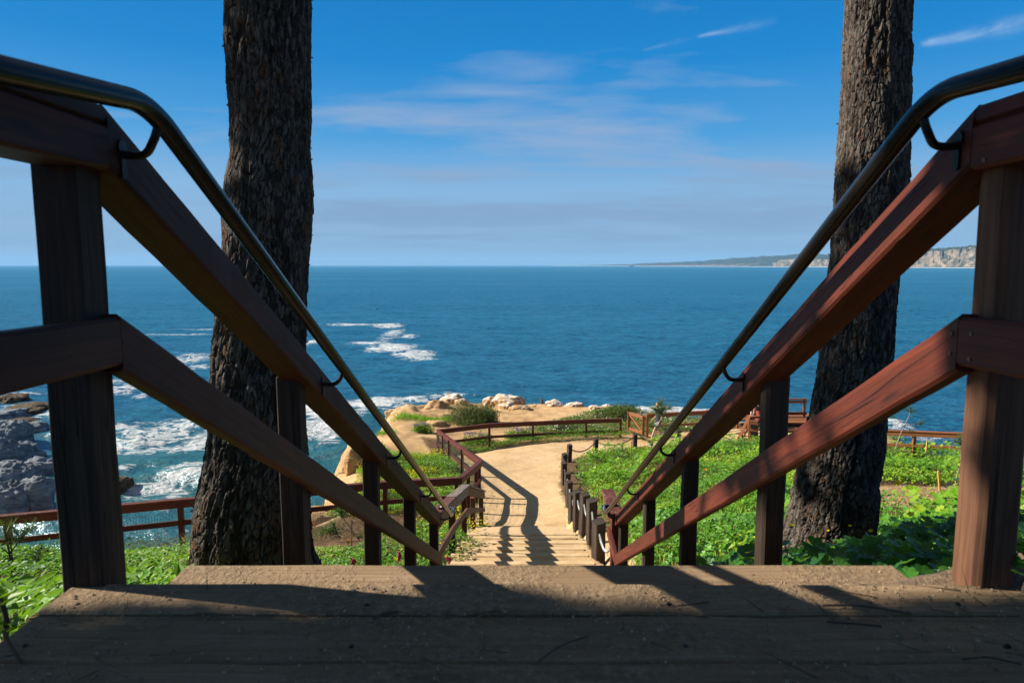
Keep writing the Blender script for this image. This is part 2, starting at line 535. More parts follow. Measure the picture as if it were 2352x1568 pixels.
# ------------------------------------------------------------------ terrain
# (X, Y, drop below the eye) measured points of the hillside
CT = [(-1, 1.4, .92), (-1.2, 0, .75), (1.6, 1.0, .74), (3, 0, .62), (-3, 0, .95), (0, -6, .66), (8, -4, .6), (-8, -4, .9), (0, 0.2, .86),
      (0, 1.2, .98), (0, 2.6, 1.55), (0, 4, 2.3), (0, 5.2, 2.95), (0, 6.45, 3.46),
      (-1.3, 2.6, 1.40), (-1.3, 4, 2.10), (-1.3, 5.2, 2.72), (-1.3, 6.45, 3.42),
      (1.5, 2.6, 1.25), (1.5, 4, 1.95), (1.6, 5.2, 2.50), (1.5, 6.45, 3.2),
      (-1.65, 4.35, 2.30), (-3, 3, 1.62), (-3.3, 5, 2.40), (-4, 7, 3.2), (-7, 5, 2.5), (-12, 3, 1.9), (-5.7, 10, 4.35), (-10, 8, 3.8), (-2.5, 9, 3.98), (-3.5, 10, 4.38),
      (-3.3, 11.5, 4.85), (-6.43, 12.8, 5.5), (-2.8, 14.6, 5.72), (-8.9, 11.5, 5.2), (-1.2, 15.5, 6.0), (-14, 9.4, 4.7), (-25, 5, 3.5),
      (0, 8.75, 4.10), (0, 11.3, 4.80), (0, 13.3, 5.50), (0, 15.3, 6.08), (-.95, 9.6, 4.15), (-.95, 11.26, 4.55), (-.9, 13.3, 5.25), (-.85, 15.4, 6.05),
      (1.2, 9.2, 4.1), (1.35, 10.8, 4.58), (1.4, 12.3, 5.0), (1.42, 13.9, 5.5), (1.42, 16.6, 6.08), (1.43, 18, 6.22), (1.43, 19.3, 6.4), (1.9, 22.8, 6.72),
      (2.9, 24.4, 6.87), (4.6, 25.7, 7.0), (6.5, 26.5, 7.05), (0, 20, 6.48), (0, 24, 6.86), (-.5, 18.8, 6.42), (0, 26.5, 7.08), (3, 28, 7.15), (6, 28, 7.18), (8, 29, 7.2), (16, 28.5, 7.1),
      (2.5, 5, 2.32), (2.0, 3, 1.42), (4, 3, 1.34), (3.6, 6.2, 2.62), (6, 6.5, 2.55), (5, 9, 3.55), (9, 9, 3.4), (7, 11.5, 4.15), (10.5, 11.5, 4.1), (8, 14.2, 4.85), (3.4, 12, 4.25), (9, 14.5, 4.85), (14, 12, 4.2), (5, 17, 5.45), (8.5, 18.5, 5.6),
      (12.1, 22, 6.3), (14.2, 20.7, 6.1), (20, 18, 5.6), (7, 23.5, 6.45), (10, 25.3, 6.75), (18, 8, 2.6), (30, 10, 2.4), (30, 0, 0.8),
      (-2.85, 25.6, 7.22), (-4, 21.8, 6.5), (-3, 18, 6.25), (-5.6, 17, 6.4), (-5.7, 25, 6.75), (-1.5, 29.5, 7.4), (-4, 29, 7.25), (-6, 33, 7.1), (0, 33, 7.62),
      (-3, 37.5, 7.95), (0, 40, 8.3), (4, 38, 8.0), (0, 37, 7.95), (5, 33, 7.5), (8, 31, 7.4), (12, 31, 7.2), (16, 25, 6.9), (26, 24, 7)]
CT = np.array(CT)


def tps_fit(P, v, lam=0.02):
    d = np.linalg.norm(P[:, None] - P[None], axis=2)
    K = d * d * np.log(d + 1e-9) + lam * np.eye(len(P))
    A = np.hstack([np.ones((len(P), 1)), P])
    Z = np.block([[K, A], [A.T, np.zeros((3, 3))]])
    return np.linalg.solve(Z, np.concatenate([v, np.zeros(3)]))


_W = tps_fit(CT[:, :2] / 10, CT[:, 2])


def drop_raw(X, Y):
    X, Y = np.asarray(X, float), np.asarray(Y, float)
    sh = X.shape
    Q = np.stack([X.ravel(), Y.ravel()], 1) / 10
    out = np.empty(len(Q))
    for i in range(0, len(Q), 20000):
        q = Q[i:i + 20000]
        d = np.linalg.norm(q[:, None] - (CT[None, :, :2] / 10), axis=2)
        out[i:i + 20000] = (d * d * np.log(d + 1e-9)) @ _W[:-3] + _W[-3] + q @ _W[-2:]
    return np.clip(out.reshape(sh), .3, 9.0)


COAST = [(-70, -4), (-30, 6), (-14, 10.6), (-8.9, 12.6), (-6.6, 13.9), (-5.6, 15.4), (-5.0, 17.5), (-5.0, 20), (-5.6, 22.6), (-6.0, 24.5), (-5.6, 26.5), (-5.4, 29),
         (-5.7, 31.5), (-6.2, 34), (-6.1, 37), (-5.0, 40), (-3, 42.2), (0, 42.6), (3.4, 41.3), (6, 38), (7.6, 34.5), (9.2, 32.3), (13, 32), (15.6, 31), (16.5, 27), (15.4, 24.6), (18, 22), (26, 19.5), (60, 14), (90, -60), (-90, -60)]
PATH = [(-.85, 15.15), (1.30, 15.15), (1.30, 17), (1.32, 19.3), (1.65, 22.6), (2.75, 24.35), (4.5, 25.7), (6.5, 26.45), (9, 26.9), (13, 26.6), (17, 26), (17, 29.2), (13, 29.6), (8, 29.3), (5.4, 28.6), (3.4, 27.65), (.9, 26.65), (-.9, 25.5), (-2.4, 24.9),
        (-1.7, 22), (-.75, 18.8), (-1.0, 16.5)]
MULCH = [(5.4, 12.6), (6.4, 10.6), (10.5, 10.6), (13, 13), (12, 15.0), (8, 15.4), (6.3, 14.8)]
STEPS = [(y, float(np.interp(y, [8.1, 8.95, 11.35, 13.3, 15.2], [3.82, 4.02, 4.66, 5.34, 6.05]))) for y in np.linspace(8.1, 15.2, 13)]

gx = np.concatenate([np.arange(-70, -14, 1.4), np.arange(-14, -8, .3), np.arange(-8, 15, .125), np.arange(15, 20, .4), np.arange(20, 92, 2.0)])
gy = np.concatenate([np.arange(-58, -6, 4.0), np.arange(-6, 0, .4), np.arange(0, 44.5, .14), np.arange(44.5, 50, .5)])
GX, GY = np.meshgrid(gx, gy, indexing='ij')


def mesa_mask(X, Y):                   # bare sandstone beyond the fences
    a = sstep(26.8, 28.2, Y + .25 * np.minimum(X, 3)) * sstep(7.5, 5.0, X)
    b = sstep(-2.6, -3.3, X + .295 * (Y - 25.6) + .15) * sstep(21.8, 23.2, Y)
    return np.clip(np.maximum(a, b), 0, 1)


def build_height():
    D = drop_raw(GX, GY)
    Z = CAMZ - D
    big = fbm(GX * .35, GY * .35, 3.3, 4) - .5
    fine = fbm(GX * 1.7, GY * 1.7, 7.7, 4) - .5
    pm = sstep(-.4, .3, sdist(PATH, GX, GY))
    Z += (big * .18 + fine * .10) * (1 - pm) * sstep(1.0, 3.0, GY) + pm * (big * .07 + fine * .03 + .045 * (fbm(GX * 2.6, GY * 2.6, 21, 3) - .5))
    ms = mesa_mask(GX, GY)
    rid = np.abs(fbm(GX * .45 + 3, GY * .8, 1.2, 4) - .5) * 2
    Z += ms * ((.05 - rid) * .55 * sstep(30, 33, GY) * sstep(3.5, 0, GX) + .10 * (fbm(GX * .9, GY * 2.2, 5.5, 4) - .5))
    # eroded ledge on the outer point
    led = sstep(0, .9, sdist([(-7.2, 33.6), (-5.0, 33.0), (-3.4, 34.2), (-2.2, 35.4), (-1.6, 38.5), (-4.5, 40), (-7, 38)], GX + 1.1 * (fbm(GX * .9, GY * .9, 9, 4) - .5), GY + 1.5 * (fbm(GX * 1.1, GY * 1.1, 4, 4) - .5)))
    Z += led * (-.12 + .45 * fbm(GX * .8, GY * .8, 2, 3))
    # gullies cut along the path shoulder, worn rim
    sd = sdist(COAST, GX + 1.6 * (fbm(GX * .55, GY * .55, 11, 5) - .5), GY + 1.6 * (fbm(GX * .55, GY * .55, 13, 5) - .5))
    fall = sstep(.10, -2.4, sd)
    ledges = .9 * (fbm(GX * .25, GY * .25, Z * .0 + 2, 4) - .5)
    Z2 = Z - sstep(.9, 0, sd) * .22
    Z2 = Z2 * (1 - fall) + (-3.0) * fall + ledges * np.sin(fall * pi) * 3
    Z2 += 4 * fall * (1 - fall) * (np.abs(fbm(GX * 1.3, GY * 1.3, 6, 4) - .5) * 2 - .3) * 3.2
    # the stepped flight has its own surface; keep the soil under it
    cor = sstep(1.12, .98, np.abs(GX - .22)) * sstep(7.9, 8.1, GY) * sstep(15.25, 15.15, GY)
    Z2 -= cor * .22
    cor2 = sstep(1.15, .95, np.abs(GX - .1)) * sstep(6.9, 6.6, GY) * sstep(-2.2, -2, GY)
    Z2 -= cor2 * .10
    return Z2, sd, ms, pm


HZ, COASTD, MESA, PM = build_height()


def ground_z(X, Y):
    X, Y = np.asarray(X, float), np.asarray(Y, float)
    i = np.clip(np.searchsorted(gx, X) - 1, 0, len(gx) - 2); j = np.clip(np.searchsorted(gy, Y) - 1, 0, len(gy) - 2)
    u = np.clip((X - gx[i]) / (gx[i + 1] - gx[i]), 0, 1); v = np.clip((Y - gy[j]) / (gy[j + 1] - gy[j]), 0, 1)
    return (HZ[i, j] * (1 - u) * (1 - v) + HZ[i + 1, j] * u * (1 - v) + HZ[i, j + 1] * (1 - u) * v + HZ[i + 1, j + 1] * u * v)


def gz(X, Y): return float(ground_z(np.array([X]), np.array([Y]))[0])


def build_ground():
    sandv = np.maximum(PM, 0)
    shoulder = sstep(.75, .2, np.abs(GX - 1.25)) * sstep(7.5, 9, GY) * sstep(19, 16, GY)
    shoulder = np.maximum(shoulder, sstep(1.2, .9, np.abs(GX - .2)) * sstep(6.8, 7.5, GY) * sstep(16, 15, GY))
    leftp = sstep(-.5, .3, sdist([(-8.5, 9.0), (-5.0, 9.8), (-4.6, 11.6), (-6, 11.8), (-9, 10.6)], GX, GY)) * .62
    mul = sstep(-.4, .3, sdist(MULCH, GX, GY)) * .55
    sandv = np.clip(np.maximum.reduce([sandv, shoulder * .9, leftp, mul, MESA, sstep(1.6, .4, COASTD) * sstep(13, 15, GY)]), 0, 1)
    behind = sstep(-4.2, -5.0, GX + 0 * GY) * sstep(14, 16, GY) * sstep(20, 17, GY)
    rockv = np.clip(np.maximum.reduce([sstep(.35, -.25, COASTD), MESA * .65, behind]), 0, 1)
    ni, nj = GX.shape
    V = np.stack([GX.ravel(), GY.ravel(), HZ.ravel()], 1)
    idx = np.arange(ni * nj).reshape(ni, nj)
    Q = np.stack([idx[:-1, :-1], idx[1:, :-1], idx[1:, 1:], idx[:-1, 1:]], -1)
    cx = (GX[:-1, :-1] + GX[1:, 1:]) / 2; cy = (GY[:-1, :-1] + GY[1:, 1:]) / 2
    inpath = sdist(PATH, cx, cy) > 0
    rockc = (MESA[:-1, :-1] > .5) | (COASTD[:-1, :-1] < .1)
    rockc &= ~inpath
    at_s, at_r = sandv.ravel(), rockv.ravel()

    def sub(name, mask):
        q = Q[mask].reshape(-1, 4)
        u, inv = np.unique(q, return_inverse=True)
        o = link(name, V[u], inv.reshape(-1, 4), M['ground'], attrs={'sand': at_s[u], 'rock': at_r[u]}, smooth=True)
        return tag(o, kind='structure')
    sub('ground', ~inpath & ~rockc)
    sub('sand_path', inpath)
    sub('sandstone_headland', rockc)


build_ground()

# sand treads of the lower flight: one sheet of shallow steps
def build_sand_steps():
    xs = np.linspace(-.92, 1.32, 60)
    rows = []
    for k in range(len(STEPS) - 1):
        y0, d0 = STEPS[k]; y1, d1 = STEPS[k + 1]
        for t in np.linspace(.0, 1, 9): rows.append((y0 + .012 + t * (y1 - y0 - .012), d0 + (d1 - d0) * (.84 + .08 * sstep(.3, 1, t)) - .006))
    rows = np.array(rows)
    X, Yk = np.meshgrid(xs, rows[:, 0], indexing='ij')
    Z = CAMZ - np.broadcast_to(rows[:, 1], X.shape) + .035 * (fbm(X * 2.2, Yk * 2.2, 1, 4) - .5)
    Z = Z - .25 * sstep(1.05, 1.32, X) * 0 - .12 * (sstep(-.8, -.92, X) + sstep(1.2, 1.32, X))
    V = np.stack([X.ravel(), Yk.ravel(), Z.ravel()], 1)
    n, m_ = X.shape
    idx = np.arange(n * m_).reshape(n, m_)
    Q = np.stack([idx[:-1, :-1], idx[1:, :-1], idx[1:, 1:], idx[:-1, 1:]], -1).reshape(-1, 4)
    tag(link('sand_steps', V, Q, M['ground'], attrs={'sand': np.ones(len(V)), 'rock': np.zeros(len(V))}, smooth=True), kind='structure')


build_sand_steps()


def edge_wood():
    m = NT('sandy_timber')
    g = m.attr('gco', True)
    n1 = m.noise(m.map(g, (1.6, 40, 40)), 1.0, 5, .6)
    P = m.pos(); d = m.noise(P, 7, 5, .6)
    c = m.ramp(n1, [(.3, (.34, .21, .11)), (.6, (.52, .35, .19))])
    c = m.mix(m.ramp(d, [(.25, .2), (.5, .92)]), c, (.58, .41, .22))
    m.set(Base_Color=c, Roughness=.9, Normal=m.bump(n1, .7, .006))
    return m.m


M['edge'] = edge_wood()
ORD = ['topmost', 'second', 'third', 'fourth', 'fifth', 'sixth', 'seventh', 'eighth', 'ninth', 'tenth', 'second lowest', 'lowest']
for k in range(1, len(STEPS)):
    y, d = STEPS[k]
    dprev = STEPS[k - 1][1]
    zt = CAMZ - (dprev + (d - dprev) * .84) + .007
    w0 = -.86 + random.uniform(-.03, .03); w1 = random.uniform(1.06, 1.26)
    b = MB().beam((w0, y, zt - .07), (w1, y, zt - .07 + random.uniform(-.008, .008)), .12, .15, ch=.016, wob=.004)
    o = b.build('step_timber', M['edge'], loc=((w0 + w1) / 2, y, zt - .14))
    tag(o, 'sand dusted timber edging the %s step of the sandy lower flight' % ORD[k - 1], 'step', 'timber step edges of the sandy flight')

# ------------------------------------------------------------------ top platform and main stair
PZ = CAMZ - .65
land = thing('timber_landing', 'dusty brown plank landing in shade at the top of the stairs', 'landing', (0, .6, PZ - .1))
ys = [1.346, 1.222, 1.068, .915, .765, .61, .455, .30]
for i in range(len(ys) - 1):
    gap = .006 if i == 0 else .003
    b = MB()
    x0 = -.895 + (0 if i == 0 else random.uniform(-.006, .006)); x1 = 1.12 if i == 0 else 1.35
    yc = (ys[i] + ys[i + 1]) / 2
    b.beam((x0, yc, PZ - .0225 - (.004 if i else 0)), (x1, yc, PZ - .0225 - (.004 if i else 0) - random.uniform(0, .003)), ys[i] - ys[i + 1] - gap, .045, ch=.005, wob=.0015)
    pk = b.build('plank', M['plank'], land)
    if i < 4:
        for xx in (-.84, -.28, .30, .86):
            MB().tube([(xx + random.uniform(-.01, .01), yc - .03, PZ - .004 - (.004 if i else 0)), (xx, yc - .03, PZ + .0015 - (.004 if i else 0))], .0045, 10).build('nail_head', M['iron'], pk)
b = MB(); b.beam((-.86, .25, PZ - .12), (-.86, 1.31, PZ - .12), .05, .14); b.build('joist', M['brown'], land)
b = MB(); b.beam((-.88, 1.30, PZ - .125), (1.1, 1.30, PZ - .125), .05, .15); b.build('joist', M['brown'], land)

stair = thing('wooden_staircase', 'long wooden stair descending between the two handrails from the landing', 'staircase', (0, 1.8, PZ - .4))
TR = [(1.79, .814)] + [(1.79 + .30 * k, .814 + .163 * k) for k in range(1, 16)]
for k, (y, d) in enumerate(TR):
    xa, xb = -.892 + .02 * (y - 1.4), 1.036 + .02 * (y - 1.79)
    dep = .43 if k == 0 else .295
    b = MB()
    if k == 0:
        b.beam((xa, y - .07, CAMZ - d - .0225), (xb, y - .07, CAMZ - d - .0225), .14, .045, ch=.005)
        b.beam((xa + .01, y - .30, CAMZ - d - .0235), (xb - .01, y - .30, CAMZ - d - .0235), .3, .044, ch=.005)
    else:
        b.beam((xa, y - dep / 2 + .012, CAMZ - d - .0225), (xb, y - dep / 2 + .012, CAMZ - d - .0225), dep, .045, ch=.005)
    b.build('tread', M['plank'], stair)
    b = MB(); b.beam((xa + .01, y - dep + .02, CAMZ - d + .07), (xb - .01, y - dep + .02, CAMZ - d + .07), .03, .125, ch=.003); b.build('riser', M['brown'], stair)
for sx in (0, 1):
    o1 = (-.88, 1.03)[sx]; dx = .02
    b = MB(); b.beam((o1 + dx * .4, 1.45, CAMZ - .93), (o1 + dx * 5, 6.3, CAMZ - 3.50), .045, .2, vcut=(True, True)); b.build('stringer', M['brown'], stair)

# ------------------------------------------------------------------ railings
def xin(side, d): return (-.858 + .021 * d) if side < 0 else (.912 + .021 * d)


def ztop(d): return CAMZ + .31 - .538 * (d - 1.38)


PD = [1.37, 2.59, 3.88, 5.13, 6.46]


def main_railing(side):
    s = side
    L = 'left' if s < 0 else 'right'
    lab = ('dark shaded wooden stair railing beside the thicker pine trunk' if s < 0 else 'reddish sunlit wooden stair railing beside the leaning pine trunk')
    t = thing('stair_railing', lab, 'railing', (xin(s, 1.37), 1.37, PZ))
    th = .034                                             # rails stand proud of the posts' inner face
    for d in [-.35] + PD:
        x = xin(s, max(d, .9)); zt = (CAMZ + .31 if d < 1.2 else ztop(d)) - .080
        yb = d
        zb = min(gz(x + s * .05, yb), PZ - .05) - .25
        b = MB(); b.beam((x + s * .047, yb, zb), (x + s * .047, yb, zt), .086, .086, up=(0, 1, 0), ch=.012 if s > 0 else .005, wob=.0015)
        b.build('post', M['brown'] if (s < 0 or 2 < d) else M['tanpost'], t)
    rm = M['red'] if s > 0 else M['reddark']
    def rail(nm, d0, z0, d1, z1, hh, w, off, vc, mat):
        x0 = xin(s, max(d0, 1.0)) + s * off; x1 = xin(s, d1) + s * off
        b = MB(); b.beam((x0, d0, z0 - hh / 2), (x1, d1, z1 - hh / 2), w, hh, vcut=vc, ch=.007)
        return b.build(nm, mat, t)
    bd = 1.38
    zl = CAMZ + .31
    cosv = 1 / math.sqrt(1 + .538 ** 2)
    e = PD[-1] + .02
    # cap 38 mm, beam 130 mm beneath; mid rail .42 m below
    k = 1 / cosv
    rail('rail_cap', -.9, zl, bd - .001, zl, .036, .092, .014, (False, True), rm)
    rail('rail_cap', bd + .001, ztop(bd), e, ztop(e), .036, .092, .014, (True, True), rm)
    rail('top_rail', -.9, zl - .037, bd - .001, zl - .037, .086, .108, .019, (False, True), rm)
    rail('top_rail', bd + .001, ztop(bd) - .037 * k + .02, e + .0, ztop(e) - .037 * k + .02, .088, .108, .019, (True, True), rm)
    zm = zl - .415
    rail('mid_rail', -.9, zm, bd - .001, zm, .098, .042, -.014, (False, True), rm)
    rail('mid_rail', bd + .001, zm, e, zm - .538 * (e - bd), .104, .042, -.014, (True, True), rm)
    if s > 0:
        for (dd, zz) in ((1.40, zm - .035), (1.40, zm - .075), (1.34, zm - .03), (1.34, zm - .08), (1.42, zl - .10), (1.34, zl - .11)):
            xx = xin(s, 1.37) - .036
            MB().tube([(xx - .0005, dd, zz), (xx + .004, dd, zz)], .0045, 10).build('screw', M['screw'], t)
    # pipe
    xo = -s * .125
    d0 = 1.363
    A = np.array([xin(s, d0) + xo, d0, CAMZ + (.312 if s < 0 else .330)])
    P0 = A + np.array([0, -2.0, -.116 * 2.0 if s < 0 else -.08 * 2.0])
    dir2 = np.array([.021, 1, -.538]); dir2 /= np.linalg.norm(dir2)
    dirl = (A - P0) / np.linalg.norm(A - P0)
    E = A + dir2 * ((PD[-1] + .02 - d0) / dir2[1])
    pts = [P0 + (A - P0) * f for f in np.linspace(0, .955, 14)] + []
    c = bez(A - dirl * .075, A, A + dir2 * .085, 10)
    mid = [A + dir2 * q for q in np.linspace(.10, np.linalg.norm(E - A) - .06, 40)]
    E2 = E + np.array([0, .24, -.01]); E3 = E2 + np.array([s * .15, .0, 0])
    lo = list(bez(E - dir2 * .05, E, E + (E2 - E) * .22, 6)) + [E + (E2 - E) * .5] + list(bez(E + (E2 - E) * .72, E2, E2 + (E3 - E2) * .4, 7)) + [E3]
    pts = np.array([p for p in pts if p[1] < A[1] - .08] + list(c) + mid + lo)
    hb = MB().tube(pts, .0205, 20)
    hand = hb.build('handrail', M['pipe'], t, smooth=True)
    for d in (1.40, 2.70, 3.92, 5.15, 6.36):
        q = A + dir2 * ((d - d0) / dir2[1])
        x = xin(s, d) - s * .034
        r0 = np.array([x, d + .02, q[2] - .068])
        b = MB()
        b.tube(smooth_path([r0 - np.array([s * -.01, 0, .0]), r0 + np.array([-s * .045, -.0, -.002]), (q[0] + s * .014, d, q[2] - .048), q - np.array([0, 0, .012])], 5), .0085, 8)
        b.tube([r0 + np.array([s * .004, .0, .012]), r0 + np.array([-s * .006, 0, .012])], .016, 10)
        b.box(r0 + np.array([-s * .003, 0, -.02]), (.007, .018, .06))
        b.build('bracket', M['iron'], hand, smooth=False)
    return t


main_railing(-1)
main_railing(1)

# short rail at the foot of the right-hand side
t = thing('rail_return', 'short level red rail stub with bird spotted cap at the right handrail foot', 'railing', (1.05, 6.9, gz(1.05, 6.9)))
zt = ztop(6.48)
b = MB(); b.beam((1.02, 6.50, zt - .018), (1.05, 7.26, zt - .02), .135, .036, ch=.006); b.build('rail_cap', M['redspot'], t)
b = MB(); b.beam((1.03, 6.50, zt - .107), (1.06, 7.24, zt - .109), .085, .14, ch=.006); b.build('top_rail', M['red'], t)
b = MB(); b.beam((1.035, 6.50, zt - .47), (1.065, 7.22, zt - .47), .042, .104); b.build('mid_rail', M['red'], t)
b = MB(); b.beam((1.125, 7.15, gz(1.1, 7.15) - .3), (1.125, 7.15, zt - .17), .1, .1, up=(0, 1, 0)); b.build('post', M['red'], t)

# left railing of the lower flight
t = thing('lower_railing', 'weathered grey capped railing along the left of the sandy steps', 'railing', (-.85, 9.6, gz(-.85, 9.6)))
LR = [(-.73, 6.50, 2.42), (-.775, 8.7, 3.03), (-.75, 11.26, 3.70), (-.64, 15.5, 5.25)]
for i in range(3):
    (x0, y0, d0), (x1, y1, d1) = LR[i], LR[i + 1]
    cm = [M['redspot'], M['grey'], M['grey']][i]; rm = [M['red'], M['grey'], M['tanpost']][i]
    w = [.135, .15, .12][i]
    b = MB(); b.beam((x0 - .03, y0 + .002, CAMZ - d0 - .018 + .004 * i), (x1 - .03, y1 - .002, CAMZ - d1 - .018 + .004 * i), w, .036, vcut=(True, True)); b.build('rail_cap', cm, t)
    b = MB(); b.beam((x0 - .035, y0 + .002, CAMZ - d0 - .112), (x1 - .035, y1 - .002, CAMZ - d1 - .112), .08, .14, vcut=(True, True)); b.build('top_rail', rm, t)
    b = MB(); b.beam((x0 - .012, y0 + .002, CAMZ - d0 - .455), (x1 - .012, y1 - .002, CAMZ - d1 - .455), .042, .095, vcut=(True, True)); b.build('mid_rail', [M['tanpost'], M['tanpost'], M['tanpost']][i], t)
for (x, y, mt, sz) in ((-.85, 9.55, 'brown', .095), (-.80, 11.3, 'red', .095), (-.77, 13.3, 'tanpost', .10), (-.70, 15.4, 'tanpost', .10)):
    z1 = CAMZ - np.interp(y, [q[1] for q in LR], [q[2] for q in LR]) - .19
    b = MB(); b.beam((x - .02, y, gz(x - .1, y) - .3), (x - .02, y, z1), sz, sz, up=(0, 1, 0), ch=.008); b.build('post', M[mt], t)


# ------------------------------------------------------------------ fences
def fence(name, label, pts, posts, mat=None, mid=.43, cap=None, wires=True, hrail=.135, wmat=None, cat='fence', low=None, group=None, endcut=True):
    mat = mat or M['fence']; cap = cap or mat
    x0, y0 = pts[0][:2]
    t = thing(name, label, cat, (x0, y0, gz(x0, y0)), group)
    for i in range(len(pts) - 1):
        a = np.array([pts[i][0], pts[i][1], CAMZ - pts[i][2]]); c = np.array([pts[i + 1][0], pts[i + 1][1], CAMZ - pts[i + 1][2]])
        MB().beam(a - (0, 0, .02), c - (0, 0, .02), .13, .036, vcut=(True, True)).build('rail_cap', cap, t)
        MB().beam(a - (0, 0, .04 + hrail / 2), c - (0, 0, .04 + hrail / 2), .085, hrail, vcut=(True, True)).build('top_rail', mat, t)
        MB().beam(a - (0, 0, mid + .05), c - (0, 0, mid + .05), .05, .1, vcut=(True, True)).build('mid_rail', mat, t)
        if wires:
            w = MB()
            L = np.linalg.norm((c - a)[:2]); n = max(2, int(L / .05))
            tdir = (c - a) / L; nrm = np.array([tdir[1], -tdir[0], 0]) * .05
            hmax = .95
            for k in range(n + 1):
                p = a + (c - a) * k / n - nrm
                w.tube([p - (0, 0, .1), p - (0, 0, hmax)], .0022, 3, caps=False)
            for hh in np.arange(.2, hmax, .1):
                w.tube([a - nrm - (0, 0, hh), c - nrm - (0, 0, hh)], .0022, 3, caps=False)
            w.build('wire_mesh', wmat or M['wire'], t)
    for (x, y, *dz) in posts:
        zt = None
        P = np.array([(p[0], p[1]) for p in pts]); best = 9e9
        for i in range(len(P) - 1):
            e = P[i + 1] - P[i]; f = np.clip(((x - P[i][0]) * e[0] + (y - P[i][1]) * e[1]) / (e @ e), 0, 1)
            dd = np.hypot(*(P[i] + f * e - (x, y)))
            if dd < best: best = dd; zt = CAMZ - (pts[i][2] * (1 - f) + pts[i + 1][2] * f)
        zb = gz(x, y) - .25
        m_ = M[dz[0]] if dz else mat
        MB().beam((x, y, zb), (x, y, zt - .042), .092, .092, up=(0, 1, 0), ch=.006).build('post', m_, t)
    return t


fence('cliff_fence', 'dark red wire mesh fence with lichen spotted cap running behind the left pine trunk', [(-14, 9.3, 3.95), (-8.9, 11.5, 4.33), (-6.43, 12.8, 4.49), (-2.8, 14.6, 4.72), (-1.22, 15.55, 4.93)],
      [(-11.5, 10.4), (-8.85, 11.55), (-7.7, 12.15), (-6.43, 12.8), (-4.6, 13.7), (-2.8, 14.6), (-1.3, 15.5)], cap=M['redspot'])
fence('path_fence', 'red fence dog-legging along the left edge of the sand path', [(-1.22, 15.55, 4.93), (-.86, 18.3, 5.33), (-2.85, 25.6, 6.25)],
      [(-1.1, 16.7), (-.96, 17.75), (-.9, 18.25), (-1.55, 20.7), (-2.15, 22.9), (-2.5, 24.2), (-2.83, 25.55)], mat=M['red'], mid=.5)
fence('path_fence', 'brown red fence crossing behind the sand path in front of the bare sandstone', [(-2.85, 25.62, 6.25), (-.9, 26.5, 6.22), (.86, 27.45, 6.36), (3.1, 27.95, 6.38), (4.60, 28.05, 6.36)],
      [(-.9, 26.5), (.86, 27.45), (3.1, 27.95), (4.55, 28.05, 'tanpost')], mid=.5)
g = thing('wooden_gate', 'open orange brown gate with a diagonal brace beside the path', 'gate', (5.55, 28.0, gz(5.55, 28)))
ga, gb = np.array([5.50, 28.05]), np.array([5.03, 28.85])
ztp, zbt = CAMZ - 6.27, CAMZ - 7.06
def gp(f, z): q = ga + (gb - ga) * f; return (q[0], q[1], z)
MB().beam(gp(0, zbt), gp(0, ztp), .1, .09, up=(0, 1, 0)).build('stile', M['orange'], g)
MB().beam(gp(1, zbt), gp(1, ztp), .1, .09, up=(0, 1, 0)).build('stile', M['orange'], g)
MB().beam(gp(.05, ztp - .06), gp(.95, ztp - .06), .07, .13).build('top_bar', M['orange'], g)
MB().beam(gp(.05, zbt + .06), gp(.95, zbt + .06), .07, .13).build('bottom_bar', M['orange'], g)
MB().beam(gp(.08, zbt + .13), gp(.92, ztp - .13), .045, .09).build('brace', M['orange'], g)
fence('bluff_fence', 'orange brown rail fence running right from the open gate above the sea', [(5.62, 28.0, 6.16), (8.13, 28.6, 6.16), (10.0, 29.6, 6.18)], [(5.66, 28.0), (8.13, 28.6), (9.95, 29.55)], mat=M['orange'], wires=False, mid=.5)
fence('bluff_fence', 'orange redwood fence with wire mesh seen right of the leaning pine trunk', [(11.2, 23.4, 5.55), (12.1, 22, 5.37), (14.2, 20.7, 5.16), (19, 17.6, 4.6)],
      [(11.2, 23.4), (12.95, 21.5), (14.9, 20.2), (17, 18.9)], mat=M['orange'], mid=.44)

# viewing deck on the right
dk = thing('viewing_deck', 'timber viewing deck with rail and steps above the sea at right', 'deck', (12, 29, gz(12, 29)))
for i, (yy, dd) in enumerate(((27.7, 7.03), (28.5, 6.90), (29.3, 6.78))):
    MB().beam((10.7, yy, CAMZ - dd - .03), (13.4, yy, CAMZ - dd - .03), .5, .06).build('step', M['orange'], dk)
    MB().beam((10.7, yy - .23, CAMZ - dd - .13), (13.4, yy - .23, CAMZ - dd - .13), .04, .13).build('riser', M['brown'], dk)
MB().beam((9.8, 30.4, CAMZ - 6.80), (13.6, 30.4, CAMZ - 6.80), 1.6, .06).build('floor', M['orange'], dk)
for x in (9.9, 11.4, 13.15): MB().beam((x, 30.2, CAMZ - 7.6), (x, 30.2, CAMZ - 6.0), .1, .1, up=(0, 1, 0)).build('post', M['orange'], dk)
MB().beam((9.8, 30.2, CAMZ - 5.97), (13.25, 30.2, CAMZ - 5.97), .13, .05).build('top_rail', M['orange'], dk)
MB().beam((9.8, 30.2, CAMZ - 6.10), (13.25, 30.2, CAMZ - 6.10), .05, .12).build('top_rail', M['orange'], dk)
MB().beam((9.8, 30.16, CAMZ - 6.62), (13.25, 30.16, CAMZ - 6.62), .05, .12).build('mid_rail', M['fence'], dk)
w = MB()
for x in np.arange(9.9, 13.2, .1): w.tube([(x, 30.25, CAMZ - 6.1), (x, 30.25, CAMZ - 6.8)], .003, 3, caps=False)
for z in np.arange(6.15, 6.8, .1): w.tube([(9.9, 30.25, CAMZ - z), (13.2, 30.25, CAMZ - z)], .003, 3, caps=False)
